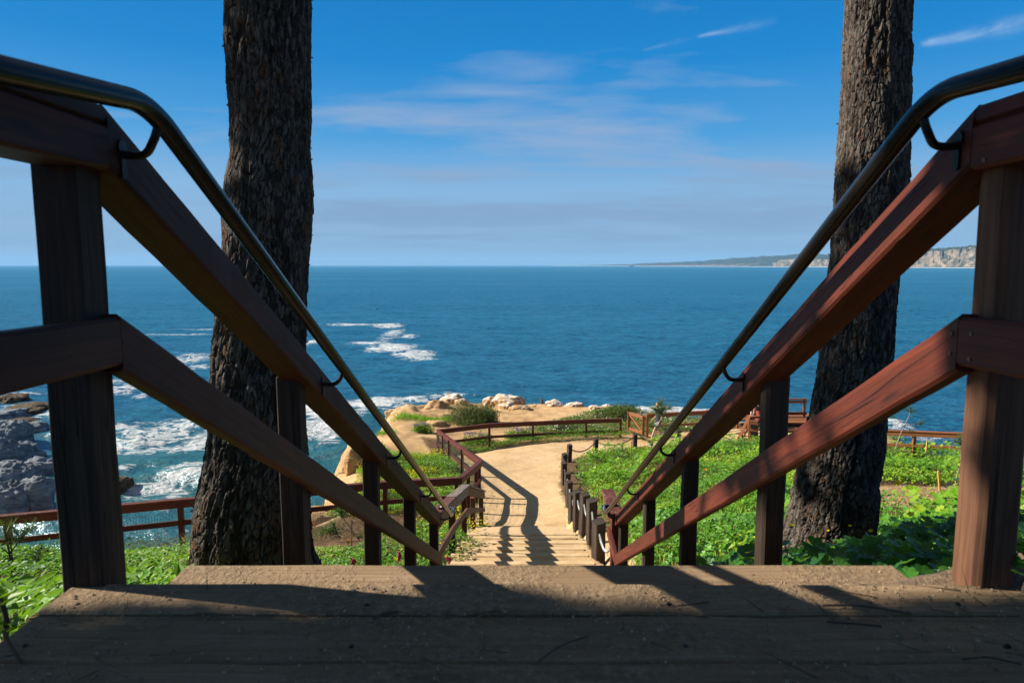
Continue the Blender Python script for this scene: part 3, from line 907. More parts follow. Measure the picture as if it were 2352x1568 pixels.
w.build('wire_mesh', M['wire'], dk)
fence('ramp_railing', 'low slanted red railing climbing toward the viewing deck', [(8.9, 26.4, 6.95), (10.05, 28.4, 6.36), (11.2, 28.6, 6.32)], [(8.95, 26.5), (9.35, 27.2), (10.05, 28.4), (11.15, 28.6)], mat=M['fence'], cap=M['orange'], wires=False, mid=.36, hrail=.07)
t = thing('memorial_plinth', 'slanted reddish wooden plinth bearing two dark blank plaques', 'plinth', (9.72, 26.9, gz(9.72, 26.9)))
MB().beam((9.72, 26.9, CAMZ - 7.2), (9.72, 27.0, CAMZ - 6.22), .40, .22, up=(.35, 1, 0), ch=.02).build('body', M['orange'], t)
for z, h in ((6.42, .14), (6.72, .2)):
    MB().box((9.70, 26.80 + (6.9 - z) * .1, CAMZ - z), (.24, .03, h), yaw=-.34).build('plaque', M['black'], t)

# ------------------------------------------------------------------ bollards with chains
BO = [(1361, 1286, 9.2, .70), (1347, 1250, 10.8, .80), (1330, 1229, 12.3, .82), (1316.5, 1211, 13.9, .84), (1306, 1190, 15.2, .62), (1300, 1163, 16.7, .67), (1296, 1136.5, 18.1, .64),
      (1290, 1116, 19.3, .68), (1289.5, 1090, 21.0, .66), (1301.5, 1062, 22.8, .64), (1363, 1042, 24.4, .58), (1453, 1028, 25.7, .55), (1553, 1020, 26.6, .56)]
bl = ['nearest the right handrail foot', 'second up from the handrail foot', 'third up from the handrail foot', 'fourth, at the bottom of the sandy steps',
      'short, just past the lowest step', 'sixth, beside the bare path edge', 'seventh, where the path starts to curve', 'eighth, beside a tuft of grass', 'half hidden ninth, before the path turns', 'at the corner where the path turns right',
      'alone on the far side of the corner', 'in front of the open gate', 'rightmost, glimpsed below the handrail']
bproto = None
BT = []
for i, (x, y, Y, h) in enumerate(BO):
    p = at(x, y, Y); p[0] += .08
    p[2] = max(min(p[2], gz(p[0], Y) + .03), gz(p[0], Y) - .02)
    if bproto is None:
        b = MB(); b.beam((0, 0, -.3), (0, 0, .985), .15, .15, up=(0, 1, 0), ch=.012, wob=.003)
        # sloping weathered top
        V = b.V[0]; top = V[:, 2] > .98; V[top, 2] += (V[top, 0] + V[top, 1]) * .18
        o = b.build('bollard', M['bollard'])
        bproto = o
    else:
        o = bproto.copy(); COL.objects.link(o)
    o.location = tuple(p); o.rotation_euler = (random.uniform(-.03, .03), random.uniform(-.03, .03), radians(18) + random.uniform(-.15, .15))
    o.scale = (1, 1, h)
    tag(o, 'dark wooden chain post ' + bl[i], 'bollard', 'chain posts along the path')
    BT.append(p + np.array([0, 0, h * .80]))


def chain_links(name, a, c, sag, mat, ll=.042, r=.0042):
    n = max(6, int(np.linalg.norm(c - a) * 1.12 / (ll * .72)))
    tt = np.linspace(0, 1, n + 1)
    P = a + (c - a) * tt[:, None]; P[:, 2] -= sag * 4 * tt * (1 - tt)
    mb = MB()
    for i in range(n):
        q = (P[i] + P[i + 1]) / 2; d = P[i + 1] - P[i]; d /= np.linalg.norm(d)
        u = np.cross(d, (0, 0, 1)); u /= np.linalg.norm(u); v = np.cross(u, d)
        if i % 2: u = v
        an = np.linspace(0, 2 * pi, 9)
        ring = [q + d * cos(k) * ll * .55 + u * sin(k) * ll * .30 for k in an]
        mb.tube(ring, r, 4, caps=False)
    return mb.build(name, mat, loc=(a + c) / 2 - np.array([0, 0, sag]))


p0 = np.array([1.18, 7.6, CAMZ - 3.15])
pts = [p0] + BT
for i in range(len(pts) - 1):
    a, c = pts[i].copy(), pts[i + 1].copy()
    L = np.linalg.norm(c - a)
    o = chain_links('chain', a, c, .16 + .05 * L * (.6 if L > 2 else .8), M['chain'] if i < 7 else M['rust'], .05 if i < 5 else .075, .006 if i < 5 else .008)
    wh = ('from the handrail foot to the nearest chain post' if i == 0 else 'hanging between the %s and %s chain posts from the handrail foot' % (['first', 'second', 'third', 'fourth', 'fifth', 'sixth', 'seventh', 'eighth', 'ninth', 'tenth', 'eleventh', 'twelfth', 'thirteenth'][i - 1], ['first', 'second', 'third', 'fourth', 'fifth', 'sixth', 'seventh', 'eighth', 'ninth', 'tenth', 'eleventh', 'twelfth', 'thirteenth'][i]))
    tag(o, ('pale' if i < 7 else 'dull') + ' chain ' + wh, 'chain', 'chains between the posts')


# ------------------------------------------------------------------ instanced leaf meshes
def inst(tv, tf, pos, nrm, size, r, spin=None):
    tv = np.asarray(tv, float); tf = np.asarray(tf)
    n = len(pos)
    nrm = nrm / (np.linalg.norm(nrm, axis=1)[:, None] + 1e-9)
    a = r.random(n) * 2 * pi if spin is None else spin
    ref = np.where(np.abs(nrm[:, 2:3]) < .95, np.array([[0, 0, 1.0]]), np.array([[1.0, 0, 0]]))
    u = np.cross(nrm, ref); u /= np.linalg.norm(u, axis=1)[:, None] + 1e-9
    v = np.cross(nrm, u)
    uu = u * np.cos(a)[:, None] + v * np.sin(a)[:, None]
    vv = np.cross(nrm, uu)
    s = np.asarray(size)[:, None, None]
    V = pos[:, None] + s * (tv[None, :, 0:1] * uu[:, None] + tv[None, :, 1:2] * vv[:, None] + tv[None, :, 2:3] * nrm[:, None])
    Fc = (tf[None] + (np.arange(n) * len(tv))[:, None, None]).reshape(-1, tf.shape[1])
    return V.reshape(-1, 3), Fc


def T_mallow():                         # round, softly lobed, pleated leaf
    V = [(0, 0, -.10)]; n = 28
    for k in range(n + 1):
        a = radians(14) + radians(332) * k / n
        lob = abs(sin(k / n * 7 * pi))
        rr = .84 + .17 * lob ** .6
        V.append((-cos(a) * rr, -sin(a) * rr, .02 + .09 * lob - .05 * (k % 2) * 0))
    return np.array(V) * .5, np.array([(0, k, k + 1) for k in range(1, n + 1)])


T_LEAF = (np.array([(0, 0, 0), (.42, .26, .08), (1.0, 0, -.05), (.42, -.26, .08)]) - (.5, 0, 0), np.array([(0, 1, 2), (0, 2, 3)]))
T_BLADE = (np.array([(-.035, 0, 0), (.035, 0, 0), (.02, .12, .55), (0, .35, 1.0)]), np.array([(0, 1, 2), (0, 2, 3)]))
T_NEEDLE = (np.array([(-.008, 0, 0), (.008, 0, 0), (0, 0, 1.0)]), np.array([(0, 1, 2)]))
def T_flower():
    V = [(0, 0, -.3)]
    for k in range(10):
        a = 2 * pi * k / 10
        V.append((cos(a) * (.5 if k % 2 == 0 else .3), sin(a) * (.5 if k % 2 == 0 else .3), .08))
    return np.array(V), np.array([(0, 1 + k, 1 + (k + 1) % 10) for k in range(10)])


def scatter(n, x0, x1, y0, y1, maskf, r):
    X = r.uniform(x0, x1, n); Y = r.uniform(y0, y1, n)
    k = r.random(n) < maskf(X, Y)
    return X[k], Y[k]


SUN_AZ, SUN_EL = radians(79), radians(32)
SUND = np.array([-sin(SUN_AZ) * cos(SUN_EL), cos(SUN_AZ) * cos(SUN_EL), sin(SUN_EL)])


def leaf_layer(name, n, box, maskf, T, size, hgt, mat, seed, tilt=.6, sunb=.25, tint_scale=1.2, tint=(.0, 1.0), clump=.8, up=1.0, label=None):
    r = np.random.default_rng(seed)
    X, Y = scatter(n, *box, maskf, r)
    g0 = ground_z(X, Y)
    hc = fbm(X * clump, Y * clump, seed * 1.7, 3)
    hmax = hgt * sstep(.25, .75, hc) * 1.5 + .02
    z = g0 + hmax * np.sqrt(r.random(len(X)))
    nr = r.normal(0, tilt, (len(X), 3)); nr[:, 2] = np.abs(nr[:, 2]) * .3 + up
    nr += SUND * sunb
    sz = r.uniform(size[0], size[1], len(X))
    tv, tf = T
    V, Fc = inst(tv, tf, np.stack([X, Y, z], 1), nr, sz, r)
    tn = np.clip(.5 + (fbm(X * tint_scale, Y * tint_scale, seed, 3) - .5) * 1.5 + r.normal(0, .16, len(X)), 0, 1)
    tn = tint[0] + (tint[1] - tint[0]) * tn
    o = link(name, V, Fc, mat, attrs={'tint': np.repeat(tn, len(tv))})
    tag(o, label, None, None, 'stuff')
    return o


def poly_mask(poly, soft=.3, inv=False):
    def f(X, Y):
        m_ = sstep(-soft, soft, sdist(poly, X, Y))
        return 1 - m_ if inv else m_
    return f


def comb(*fs):
    def f(X, Y):
        r = np.ones(X.shape)
        for q in fs: r = r * q(X, Y)
        return r
    return f


nopath = poly_mask(PATH, .25, True)
nomulch = poly_mask(MULCH, .3, True)
land_ok = lambda X, Y: (sdist(COAST, X, Y) > .3).astype(float)
noise_m = lambda sc, a, b, sd: (lambda X, Y: sstep(a, b, fbm(X * sc, Y * sc, sd, 3)))
stair_free = lambda X, Y: ((np.abs(X - .1) > 1.12) | (Y > 7)).astype(float)
flight_free = lambda X, Y: 1 - ((X > -.86) & (X < 1.28) & (Y > 6.5) & (Y < 15.4)).astype(float)

RIGHT = [(1.15, 1.2), (9, 1.0), (26, 4), (26, 19), (15, 23), (11.0, 25.4), (8.6, 26.2), (6.3, 25.9), (4.6, 25.1), (3.1, 23.9), (2.3, 22.4), (2.05, 19), (2.15, 15.5), (2.15, 12), (1.8, 9.3), (1.4, 7)]
NEAR = [(1.16, 1.25), (2.2, 1.15), (6, 1.6), (6.5, 5.5), (4.6, 7.2), (3.2, 6.6), (1.35, 6.3)]
leaf_layer('mallow_patch', 15000, (1.1, 7, 1.0, 8), poly_mask(NEAR, .15), T_mallow(), (.045, .105), .20, M['mallow'], 11, .55, .2, 1.5, (0, .95), 1.2)
leaf_layer('mallow_patch', 9000, (1.1, 9, 5, 13), comb(poly_mask(RIGHT, .2), poly_mask(NEAR, .2, True), nomulch, noise_m(.5, .35, .6, 5)), T_mallow(), (.05, .10), .20, M['mallow'], 12, .6, .3, 1.0, (.25, 1))
leaf_layer('leafy_ground_cover', 190000, (1.2, 18, 5, 26), comb(poly_mask(RIGHT, .3), nopath, nomulch, poly_mask(NEAR, .3, True), noise_m(.7, .28, .5, 9)), T_LEAF, (.045, .11), .26, M['cover'], 13, .6, .9, .8, (.15, 1))
leaf_layer('broadleaf_clumps', 22000, (1.5, 16, 6, 25.5), comb(poly_mask(RIGHT, .3), nopath, nomulch, noise_m(.9, .52, .62, 21)), T_mallow(), (.07, .14), .42, M['cover'], 113, .6, .8, 1.4, (.3, 1), .9)
leaf_layer('dead_stems', 2600, (1.5, 16, 6, 25.5), comb(poly_mask(RIGHT, .3), nopath, noise_m(.7, .5, .65, 31)), T_NEEDLE, (.2, .45), .02, M['needle_dry'], 114, .5, 0, 1, (.2, 1), 1.0, .9)
leaf_layer('long_grass', 34000, (1.2, 14, 7, 26), comb(poly_mask(RIGHT, .35), nopath, nomulch, lambda X, Y: sstep(7, 2.5, X) * .9 + .25), T_BLADE, (.08, .22), .02, M['grass'], 14, .45, .1, .6, (.15, 1))
leaf_layer('leafy_ground_cover', 75000, (-9, -1.05, .3, 10.2), comb(lambda X, Y: (X < -1.08 - .0 * Y).astype(float), poly_mask([(-9, 0), (-.9, 0), (-1, 9.8), (-2.8, 9.6), (-3.6, 8.7), (-5.0, 8.2), (-9, 7.4)], .3)), T_LEAF, (.03, .07), .16, M['cover'], 15, .6, .7, 1.1, (.15, .95))
LBED = [(-1.9, 6.6), (-.95, 6.6), (-.62, 9), (-.6, 12), (-.55, 15.2), (-1.1, 15.3), (-1.8, 12), (-2.4, 9)]
leaf_layer('leafy_ground_cover', 16000, (-3, -.4, 6, 15.6), poly_mask(LBED, .15), T_LEAF, (.03, .075), .26, M['cover'], 16, .7, .3, 1.1, (.05, .9))
leaf_layer('fence_foot_greenery', 15000, (-12, -3, 9.5, 14.5), lambda X, Y: sstep(.9, .4, np.abs(Y - (12.6 + .5 * (X + 6.43)) + .55)) * sstep(-3.2, -4, X) * land_ok(X, Y), T_LEAF, (.03, .075), .26, M['cover'], 17, .7, .3, 1, (.05, .8))
INNER = [(-5.2, 16.2), (-1.3, 15.9), (-1.05, 18.8), (-2.6, 24), (-3.2, 24.6), (-5.4, 24.2), (-4.9, 20), (-5, 17.6)]
leaf_layer('leafy_ground_cover', 52000, (-6, -.8, 15.8, 25), comb(poly_mask(INNER, .25), land_ok), T_LEAF, (.04, .085), .22, M['cover'], 18, .6, .8, .7, (.2, 1))
leaf_layer('yellow_flowers', 11000, (-6, -.8, 15.8, 24), comb(poly_mask(INNER, .2), land_ok, noise_m(.6, .35, .55, 3)), T_flower(), (.035, .055), .30, M['yflower'], 19, .5, .4)
FSTRIP = lambda X, Y: (lambda yl: sstep(1.0, .45, np.abs(Y - yl - .1)))(np.interp(X, [-2.85, -.9, .86, 3.1, 4.6], [25.6, 26.5, 27.45, 27.95, 28.05]) - .1) * sstep(-2.9, -2.4, X) * sstep(4.8, 4.3, X)
leaf_layer('fence_foot_greenery', 24000, (-3, 5, 24.5, 29.5), FSTRIP, T_LEAF, (.04, .08), .22, M['cover'], 20, .7, .3, .9, (.05, .9))
leaf_layer('yellow_flowers', 1600, (-3, 5, 24.5, 29), comb(FSTRIP, noise_m(.8, .4, .6, 5)), T_flower(), (.03, .05), .28, M['yflower'], 21, .5, .4)
ICE = [(.6, 29.2), (1.6, 28.2), (5.4, 28.7), (9.5, 29.6), (9.2, 32.2), (7.4, 34), (5.6, 36), (3, 33.4), (1.4, 31)]
leaf_layer('ice_plant_carpet', 60000, (.2, 10, 28, 36.5), comb(poly_mask(ICE, .35), noise_m(.7, .25, .42, 15)), T_LEAF, (.05, .10), .24, M['ice'], 22, .8, .3, .8)
leaf_layer('white_flowers', 900, (.2, 10, 28, 36), poly_mask(ICE, .1), T_flower(), (.06, .11), .30, M['wflower'], 23, .5, .3)
leaf_layer('mesa_grass', 16000, (-6.6, -1, 28.5, 34), lambda X, Y: np.maximum(sstep(.9, .3, np.abs(Y - 31.9 - .25 * (X + 4))) * sstep(-5.7, -5.3, X) * sstep(-2.6, -3.2, X), sstep(.9, .2, np.hypot(X + 5.6, Y - 28.6))), T_BLADE, (.12, .25), .02, M['grass'], 24, .5, .1, .8, (0, .7))
leaf_layer('mesa_grass', 5000, (-6.3, -4, 22.5, 26.5), lambda X, Y: sstep(.9, .2, np.hypot((X + 5.35), Y - 25.1)), T_BLADE, (.1, .25), .02, M['grass'], 25, .5, .1)
leaf_layer('yellow_flowers', 420, (-1.6, -.5, 8, 15.4), poly_mask(LBED, .1), T_flower(), (.035, .055), .42, M['yflower'], 26, .5, .4)
leaf_layer('yellow_flowers', 260, (1.2, 6, 1.5, 7), poly_mask(NEAR, .1), T_flower(), (.018, .032), .30, M['yflower'], 27, .6, .3)
leaf_layer('yellow_flowers', 900, (1.6, 9, 9, 25), comb(poly_mask(RIGHT, .2), nopath, noise_m(.5, .5, .65, 8)), T_flower(), (.03, .05), .28, M['yflower'], 28, .5, .4)
SHOULD = [(1.15, 9), (2.2, 9), (2.2, 19), (2.5, 22.6), (3.4, 24), (4.9, 25.4), (7, 26.3), (7, 26.6), (4.4, 25.9), (2.6, 24.6), (1.5, 22.6), (1.2, 19)]
leaf_layer('stray_weeds', 5200, (1.1, 7, 9, 26.6), comb(poly_mask(SHOULD, .1), noise_m(1.6, .52, .62, 41)), T_LEAF, (.03, .07), .10, M['cover'], 131, .7, .6, 2, (.1, .9), 1.6)
leaf_layer('stray_weeds', 2600, (1.1, 7, 9, 26.6), comb(poly_mask(SHOULD, .1), noise_m(1.3, .5, .6, 43)), T_BLADE, (.06, .16), .01, M['grass'], 132, .6, .1, 2, (.3, 1), 1.6)
leaf_layer('stray_weeds', 3000, (-3, 0, 15.3, 27), comb(lambda X, Y: sstep(.55, .0, np.abs(sdist(PATH, X, Y) - .15)), noise_m(1.5, .52, .62, 47)), T_LEAF, (.03, .07), .10, M['cover'], 133, .7, .6, 2, (.1, .9), 1.6)
leaf_layer('dry_litter', 2400, (-2, 6, 8.2, 27), comb(lambda X, Y: (sdist(PATH, X, Y) > -.3).astype(float) + ((Y < 15.3) & (np.abs(X - .2) < 1)), noise_m(.9, .45, .65, 49)), T_LEAF, (.015, .04), .0, M['needle_dry'], 134, .3, 0, 1, (0, .8), 1.0, 1.5)
# dry litter
leaf_layer('dry_litter', 26000, (-6.5, -1.2, 8, 15), lambda X, Y: sstep(1.6, .6, np.abs(Y - (12.3 + .42 * (X + 4)) )) * sstep(-6, -4.4, X) + .15 * sstep(8.5, 9.5, Y), T_NEEDLE, (.10, .30), .16, M['needle_dry'], 31, 1.2, 0, 1, (0, 1), 1.0, .15)
leaf_layer('dry_litter', 9000, (-12, -4, 9.6, 13.5), lambda X, Y: sstep(.7, .2, np.abs(Y - (12.6 + .5 * (X + 6.43)) - .25)), T_NEEDLE, (.15, .35), .22, M['needle_dry'], 32, 1.2, 0, 1, (0, .8), 1.0, .15)
leaf_layer('dry_litter', 22000, (5, 13, 10, 15.8), poly_mask(MULCH, .3), T_NEEDLE, (.10, .25), .02, M['needle_dry'], 33, 1.0, 0, 1, (.1, 1), 1.0, .05)
leaf_layer('dry_litter', 2500, (.95, 1.6, .7, 1.75), lambda X, Y: sstep(.98, 1.15, X) * sstep(1.75, 1.5, Y), T_NEEDLE, (.08, .22), .05, M['needle_dry'], 34, 1.0, 0, 1, (0, .9), 1.0, .05)

# grit on the planks
def icos(sub):
    bm = bmesh.new(); bmesh.ops.create_icosphere(bm, subdivisions=sub, radius=1.0)
    V = np.array([v.co[:] for v in bm.verts]); Fc = np.array([[v.index for v in f.verts] for f in bm.faces]); bm.free()
    return V, Fc


I1, I5, I6 = icos(1), icos(5), icos(6)
I2 = icos(2)
def grit(name, n, boxes, zf, smin, smax, seed, dens):
    r = np.random.default_rng(seed)
    X = r.uniform(boxes[0], boxes[1], n); Y = r.uniform(boxes[2], boxes[3], n)
    k = r.random(n) < dens(X, Y); X, Y = X[k], Y[k]
    s = smin + (smax - smin) * r.random(len(X)) ** 4
    nr = r.normal(0, 1, (len(X), 3))
    tv = I1[0] * (1, .8, .6)
    V, Fc = inst(tv, I1[1], np.stack([X, Y, zf(X, Y) + s * .35], 1), nr, s, r)
    o = link(name, V, Fc, M['gritm'], attrs={'tint': np.repeat(r.random(len(X)), len(tv))})
    tag(o, kind='stuff')


M['gritm'] = leaf_mat('grit_stone', [(0, (.17, .12, .075)), (.6, (.30, .215, .13)), (1, (.44, .34, .23))], 0, .9, .2)
cl = lambda X, Y: .25 + .9 * sstep(.48, .62, fbm(X * 4, Y * 4, 2, 4)) + sstep(.6, 1.0, X) * .7 + sstep(-.4, -.75, X) * .6
grit('gravel_grit', 16000, (-.87, 1.15, .45, 1.33), lambda X, Y: np.full(X.shape, PZ - .001),   .0010, .0040, 41, cl)
grit('gravel_grit', 1500, (-.85, 1.0, 1.40, 1.77), lambda X, Y: np.full(X.shape, CAMZ - .814), .0010, .0040, 42, lambda X, Y: .15 + .9 * sstep(.45, .7, X) + .7 * sstep(.5, .6, fbm(X * 4, Y * 4, 9, 3)))

grit('path_gravel', 4200, (-2.2, 7, 15.3, 27.5), lambda X, Y: ground_z(X, Y), .004, .017, 44, lambda X, Y: (sdist(PATH, X, Y) > 0) * (.12 + .9 * sstep(.5, .62, fbm(X * 1.5, Y * 1.5, 8, 3))))
r_n = np.random.default_rng(88)
Xn = r_n.uniform(-.86, 1.12, 900); Yn = r_n.uniform(.45, 1.33, 900)
kn_ = r_n.random(900) < .12 + .8 * np.minimum(1, np.exp(-np.abs(np.abs(Yn[:, None] - np.array([1.222, 1.068, .915, .765]))).min(1) / .012) + .6 * sstep(.5, 1.0, Xn) + .5 * sstep(-.5, -.8, Xn))
Xn, Yn = Xn[kn_], Yn[kn_]
nv = np.stack([r_n.normal(0, 1, len(Xn)), r_n.normal(0, .45, len(Xn)), np.abs(r_n.normal(0, .04, len(Xn)))], 1)
Vn, Fn = inst(T_NEEDLE[0] * (2.4, 2.4, 1), T_NEEDLE[1], np.stack([Xn, Yn, np.full(len(Xn), PZ + .0012)], 1), nv, r_n.uniform(.03, .11, len(Xn)), r_n)
tag(link('dry_litter', Vn, Fn, M['needle_dry'], attrs={'tint': np.repeat(r_n.random(len(Xn)) * .7, 3)}), kind='stuff')
# soil heap at the right end of the landing
def soil_heap():
    n = 120
    xs = np.linspace(.78, 2.3, n); yy = np.linspace(.3, 1.75, n)
    X, Y = np.meshgrid(xs, yy, indexing='ij')
    edge = .93 + .25 * (fbm(X * 0 + 1, Y * 3, 5, 4) - .5)
    h = sstep(edge - .08, edge + .35, X) * (.05 + .05 * fbm(X * 3, Y * 3, 2, 4)) * sstep(1.78, 1.45, Y + .2 * (fbm(X * 3, Y * 3, 4, 3) - .5))
    h += sstep(1.05, 1.3, X) * .02
    Z = PZ - .03 + h + .016 * (fbm(X * 14, Y * 14, 1, 4) - .5) - .5 * sstep(1.42, 1.8, Y) - sstep(.9, .8, X) * .02
    V = np.stack([X.ravel(), Y.ravel(), Z.ravel()], 1)
    idx = np.arange(n * n).reshape(n, n)
    Q = np.stack([idx[:-1, :-1], idx[1:, :-1], idx[1:, 1:], idx[:-1, 1:]], -1).reshape(-1, 4)
    tag(link('soil', V, Q, M['soil'], smooth=True), kind='structure')
    return X, Y, Z


def soil_mat():
    m = NT('gravelly_soil')
    P = m.pos(); a = m.noise(P, 22, 6, .7); b = m.noise(P, 110, 4, .7)
    c = m.ramp(m.math('ADD', m.math('MULTIPLY', a, .5), m.math('MULTIPLY', b, .5)), [(.34, (.065, .042, .024)), (.5, (.16, .108, .064)), (.66, (.30, .22, .14))])
    m.set(Base_Color=c, Roughness=.95, Normal=m.bump(m.math('ADD', a, b), .9, .012))
    return m.m


M['soil'] = soil_mat()
SX, SY, SZ = soil_heap()
def heap_z(X, Y):
    i = np.clip(((X - .78) / (2.3 - .78) * 119).astype(int), 0, 119); j = np.clip(((Y - .3) / 1.45 * 119).astype(int), 0, 119)
    return SZ[i, j]
grit('gravel_grit', 3500, (.95, 1.7, .45, 1.5), heap_z, .0012, .006, 43, lambda X, Y: .7 + 0 * X)

# twigs lying on the planks
def twig(pts, r, label, mat='twigdk'):
    P = np.array(pts, float)
    o = MB().tube(smooth_path(P, 6), r, 6).build('twig', M[mat], loc=P.mean(0), smooth=True)
    tag(o, label, 'twig', 'twigs on the landing')


def onp(x, y, dz=.004): q = atz(x, y, PZ); q[2] += dz; return q


twig([onp(1890, 1394), onp(1960, 1394), onp(2030, 1402), onp(2095, 1414)], .0022, 'thin reddish twig lying furthest back on the right planks', 'twig')
twig([onp(1900, 1432), onp(1960, 1436), onp(2024, 1442)], .002, 'short straight black twig on the right planks beside a dark stain')
twig([onp(1238, 1522), onp(1265, 1502), onp(1300, 1482), onp(1350, 1465)], .0015, 'forked dark twig lying near the middle of the planks', 'twig')
twig([onp(2210, 1518), onp(2270, 1514), onp(2345, 1530)], .0016, 'dark twig half buried in grit in the lower right corner')
twig([onp(858, 1426), onp(880, 1414), onp(915, 1408)], .0022, 'small curled twig left of centre on the planks', 'twig')
twig([onp(10, 1475, .02), onp(28, 1500, .012), onp(50, 1526)], .003, 'pale bent stalk at the left end of the planks', 'needle_dry')


# ------------------------------------------------------------------ trees
def trunk_tree(name, label, rows, Y, zbase, seed, cell, top_extra=7.0, crown=True):
    rows = np.array(rows, float)
    zc = []
    for (y, xl, xr) in rows:
        a, b = at(xl, y, Y), at(xr, y, Y)
        zc.append(((a[0] + b[0]) / 2, a[2], (b[0] - a[0]) / 2))
    zc = np.array(zc)[::-1]                        # bottom to top
    ztopv = zc[-1, 1]
    t = thing(name, label, 'tree', (zc[0, 0], Y, zbase))
    zs = np.concatenate([np.arange(zbase - .35, ztopv + .3, .006), np.arange(ztopv + .3, ztopv + top_extra, .06)])
    cx = np.interp(zs, zc[:, 1], zc[:, 0]); rr = np.interp(zs, zc[:, 1], zc[:, 2])
    k = np.ones(61) / 61
    cx[30:-130] = np.convolve(cx, k, 'same')[30:-130]; rr[30:-130] = np.convolve(rr, k, 'same')[30:-130]
    up = zs > ztopv
    slope = (zc[-1, 0] - zc[-3, 0]) / (zc[-1, 1] - zc[-3, 1])
    cx[up] = cx[~up][-1] + slope * (zs[up] - ztopv)
    rr[up] = rr[~up][-1] * (1 - .6 * (zs[up] - ztopv) / top_extra)
    lo = zs < zbase + .5
    rr = rr * (1 + .35 * sstep(zbase + .45, zbase - .2, zs))
    n = 440
    th = np.arange(n) / n * 2 * pi
    TH, ZZ = np.meshgrid(th, zs, indexing='xy')
    R = rr[:, None]
    # flat ragged plates, lifted at their edges, on an unrolled sheet wrapped round the stem
    cw, chh = cell
    ncell = max(8, round(2 * pi * rr.mean() / cw))
    CX, CY = np.cos(TH) * R, np.sin(TH) * R
    wa = fbm(CX * 9 + 9, CY * 9 + 9, ZZ * 5 + seed, 3) - .5
    wb = fbm(CX * 9 + 29, CY * 9 + 3, ZZ * 5 + seed, 3) - .5
    wc = fbm(CX * 45 + 9, CY * 45 + 9, ZZ * 26, 2) - .5
    U = np.mod(TH / (2 * pi) * ncell, ncell) + wa * 2.0 + wc * .7
    Wv = ZZ / chh + wb * 1.6 + wc * .5 + 60
    def plates(U, Wv, n_, sd):
        T = np.random.default_rng(sd).random((256, 256, 5))
        xi, yi = np.floor(U).astype(int), np.floor(Wv).astype(int)
        f1 = np.full(U.shape, 9.0); f2 = np.full(U.shape, 9.0); tl = np.zeros(U.shape); iv = np.zeros(U.shape)
        for i in (-1, 0, 1):
            for j in (-1, 0, 1):
                c = T[np.mod(xi + i, n_) % 256, (yi + j) & 255]
                dx, dy = U - (xi + i + c[..., 0]), Wv - (yi + j + c[..., 1])
                d = np.maximum(np.abs(dx), np.abs(dy)) * .45 + np.hypot(dx, dy) * .55
                nn = d < f1
                f2 = np.where(nn, f1, np.minimum(f2, d))
                tl = np.where(nn, dx * (c[..., 3] - .5) * 2 + dy * (c[..., 4] - .75) * 1.6, tl)
                iv = np.where(nn, c[..., 2], iv)
                f1 = np.where(nn, d, f1)
        return f1, f2, tl, iv
    f1, f2, tl, idv = plates(U, Wv, ncell, seed)
    g1, g2, tl2, id2 = plates(U * 2.0, Wv * 2.3, ncell * 2, seed + 1)
    plate = sstep(.015, .12, f2 - f1)
    sub = sstep(.0, .10, g2 - g1)
    deep = sstep(.02, .17, np.abs(fbm(CX * 8 + 31, CY * 8 + 7, ZZ * 1.7 + seed, 3) - .5) * 2)
    fine = fbm(CX * 80, CY * 80, ZZ * 30, 3)
    lump = fbm(np.cos(TH) * 1.6 + 4, np.sin(TH) * 1.6 + 4, ZZ * 1.5 + seed, 3) - .5
    rough = .85 + .55 * sstep(zbase + 2.2, zbase + .3, ZZ)
    disp = rough * (.012 * plate + .005 * plate * idv + .006 * plate * np.clip(tl, -.6, .8) + .004 * sub * id2 + .003 * np.clip(tl2, -.5, .6) + .017 * deep + .005 * (fine - .5)) + .045 * lump - .031
    RR = R + disp
    plate = plate * (.35 + .65 * deep)
    lay = sub
    X = cx[:, None] + RR * np.cos(TH); YY = Y + RR * np.sin(TH)
    V = np.stack([X.ravel(), YY.ravel(), ZZ.ravel()], 1)
    m_ = len(zs)
    idx = np.arange(m_ * n).reshape(m_, n)
    nx = np.roll(idx, -1, axis=1)
    Q = np.stack([idx[:-1], nx[:-1], nx[1:], idx[1:]], -1).reshape(-1, 4)
    tint = np.clip(.5 + (idv - .5) * .8 + (id2 - .5) * .55 + (fine - .5) * .5 + (fbm(CX * 4, CY * 4, ZZ * 1.3, 3) - .5) * .7, 0, 1)
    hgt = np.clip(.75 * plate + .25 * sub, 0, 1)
    link('trunk', V, Q, M['bark'], t, attrs={'tint': tint.ravel(), 'hgt': hgt.ravel()}, smooth=True)
    # ragged flakes curling off the edges
    r = np.random.default_rng(seed)
    nf = 900
    zi = r.integers(60, m_ - 140, nf); ti = r.integers(0, n, nf)
    pos = np.stack([X[zi, ti], YY[zi, ti], ZZ[zi, ti]], 1)
    rad = np.stack([np.cos(th[ti]), np.sin(th[ti]), r.normal(0, .4, nf)], 1)
    ax = np.cross(rad, r.normal(0, 1, (nf, 3)))
    fl = np.array([(-.5, -.12, 0), (.5, -.12, .03), (.6, .12, .06), (-.4, .12, .02)])
    Vf, Ff = inst(fl, np.array([(0, 1, 2, 3)]), pos - rad * .004, ax + rad * .5, r.uniform(.012, .045, nf), r)
    link('bark_flakes', Vf, Ff, M['bark'], t, attrs={'tint': np.repeat(r.random(nf), 4), 'hgt': np.full(nf * 4, .4)})
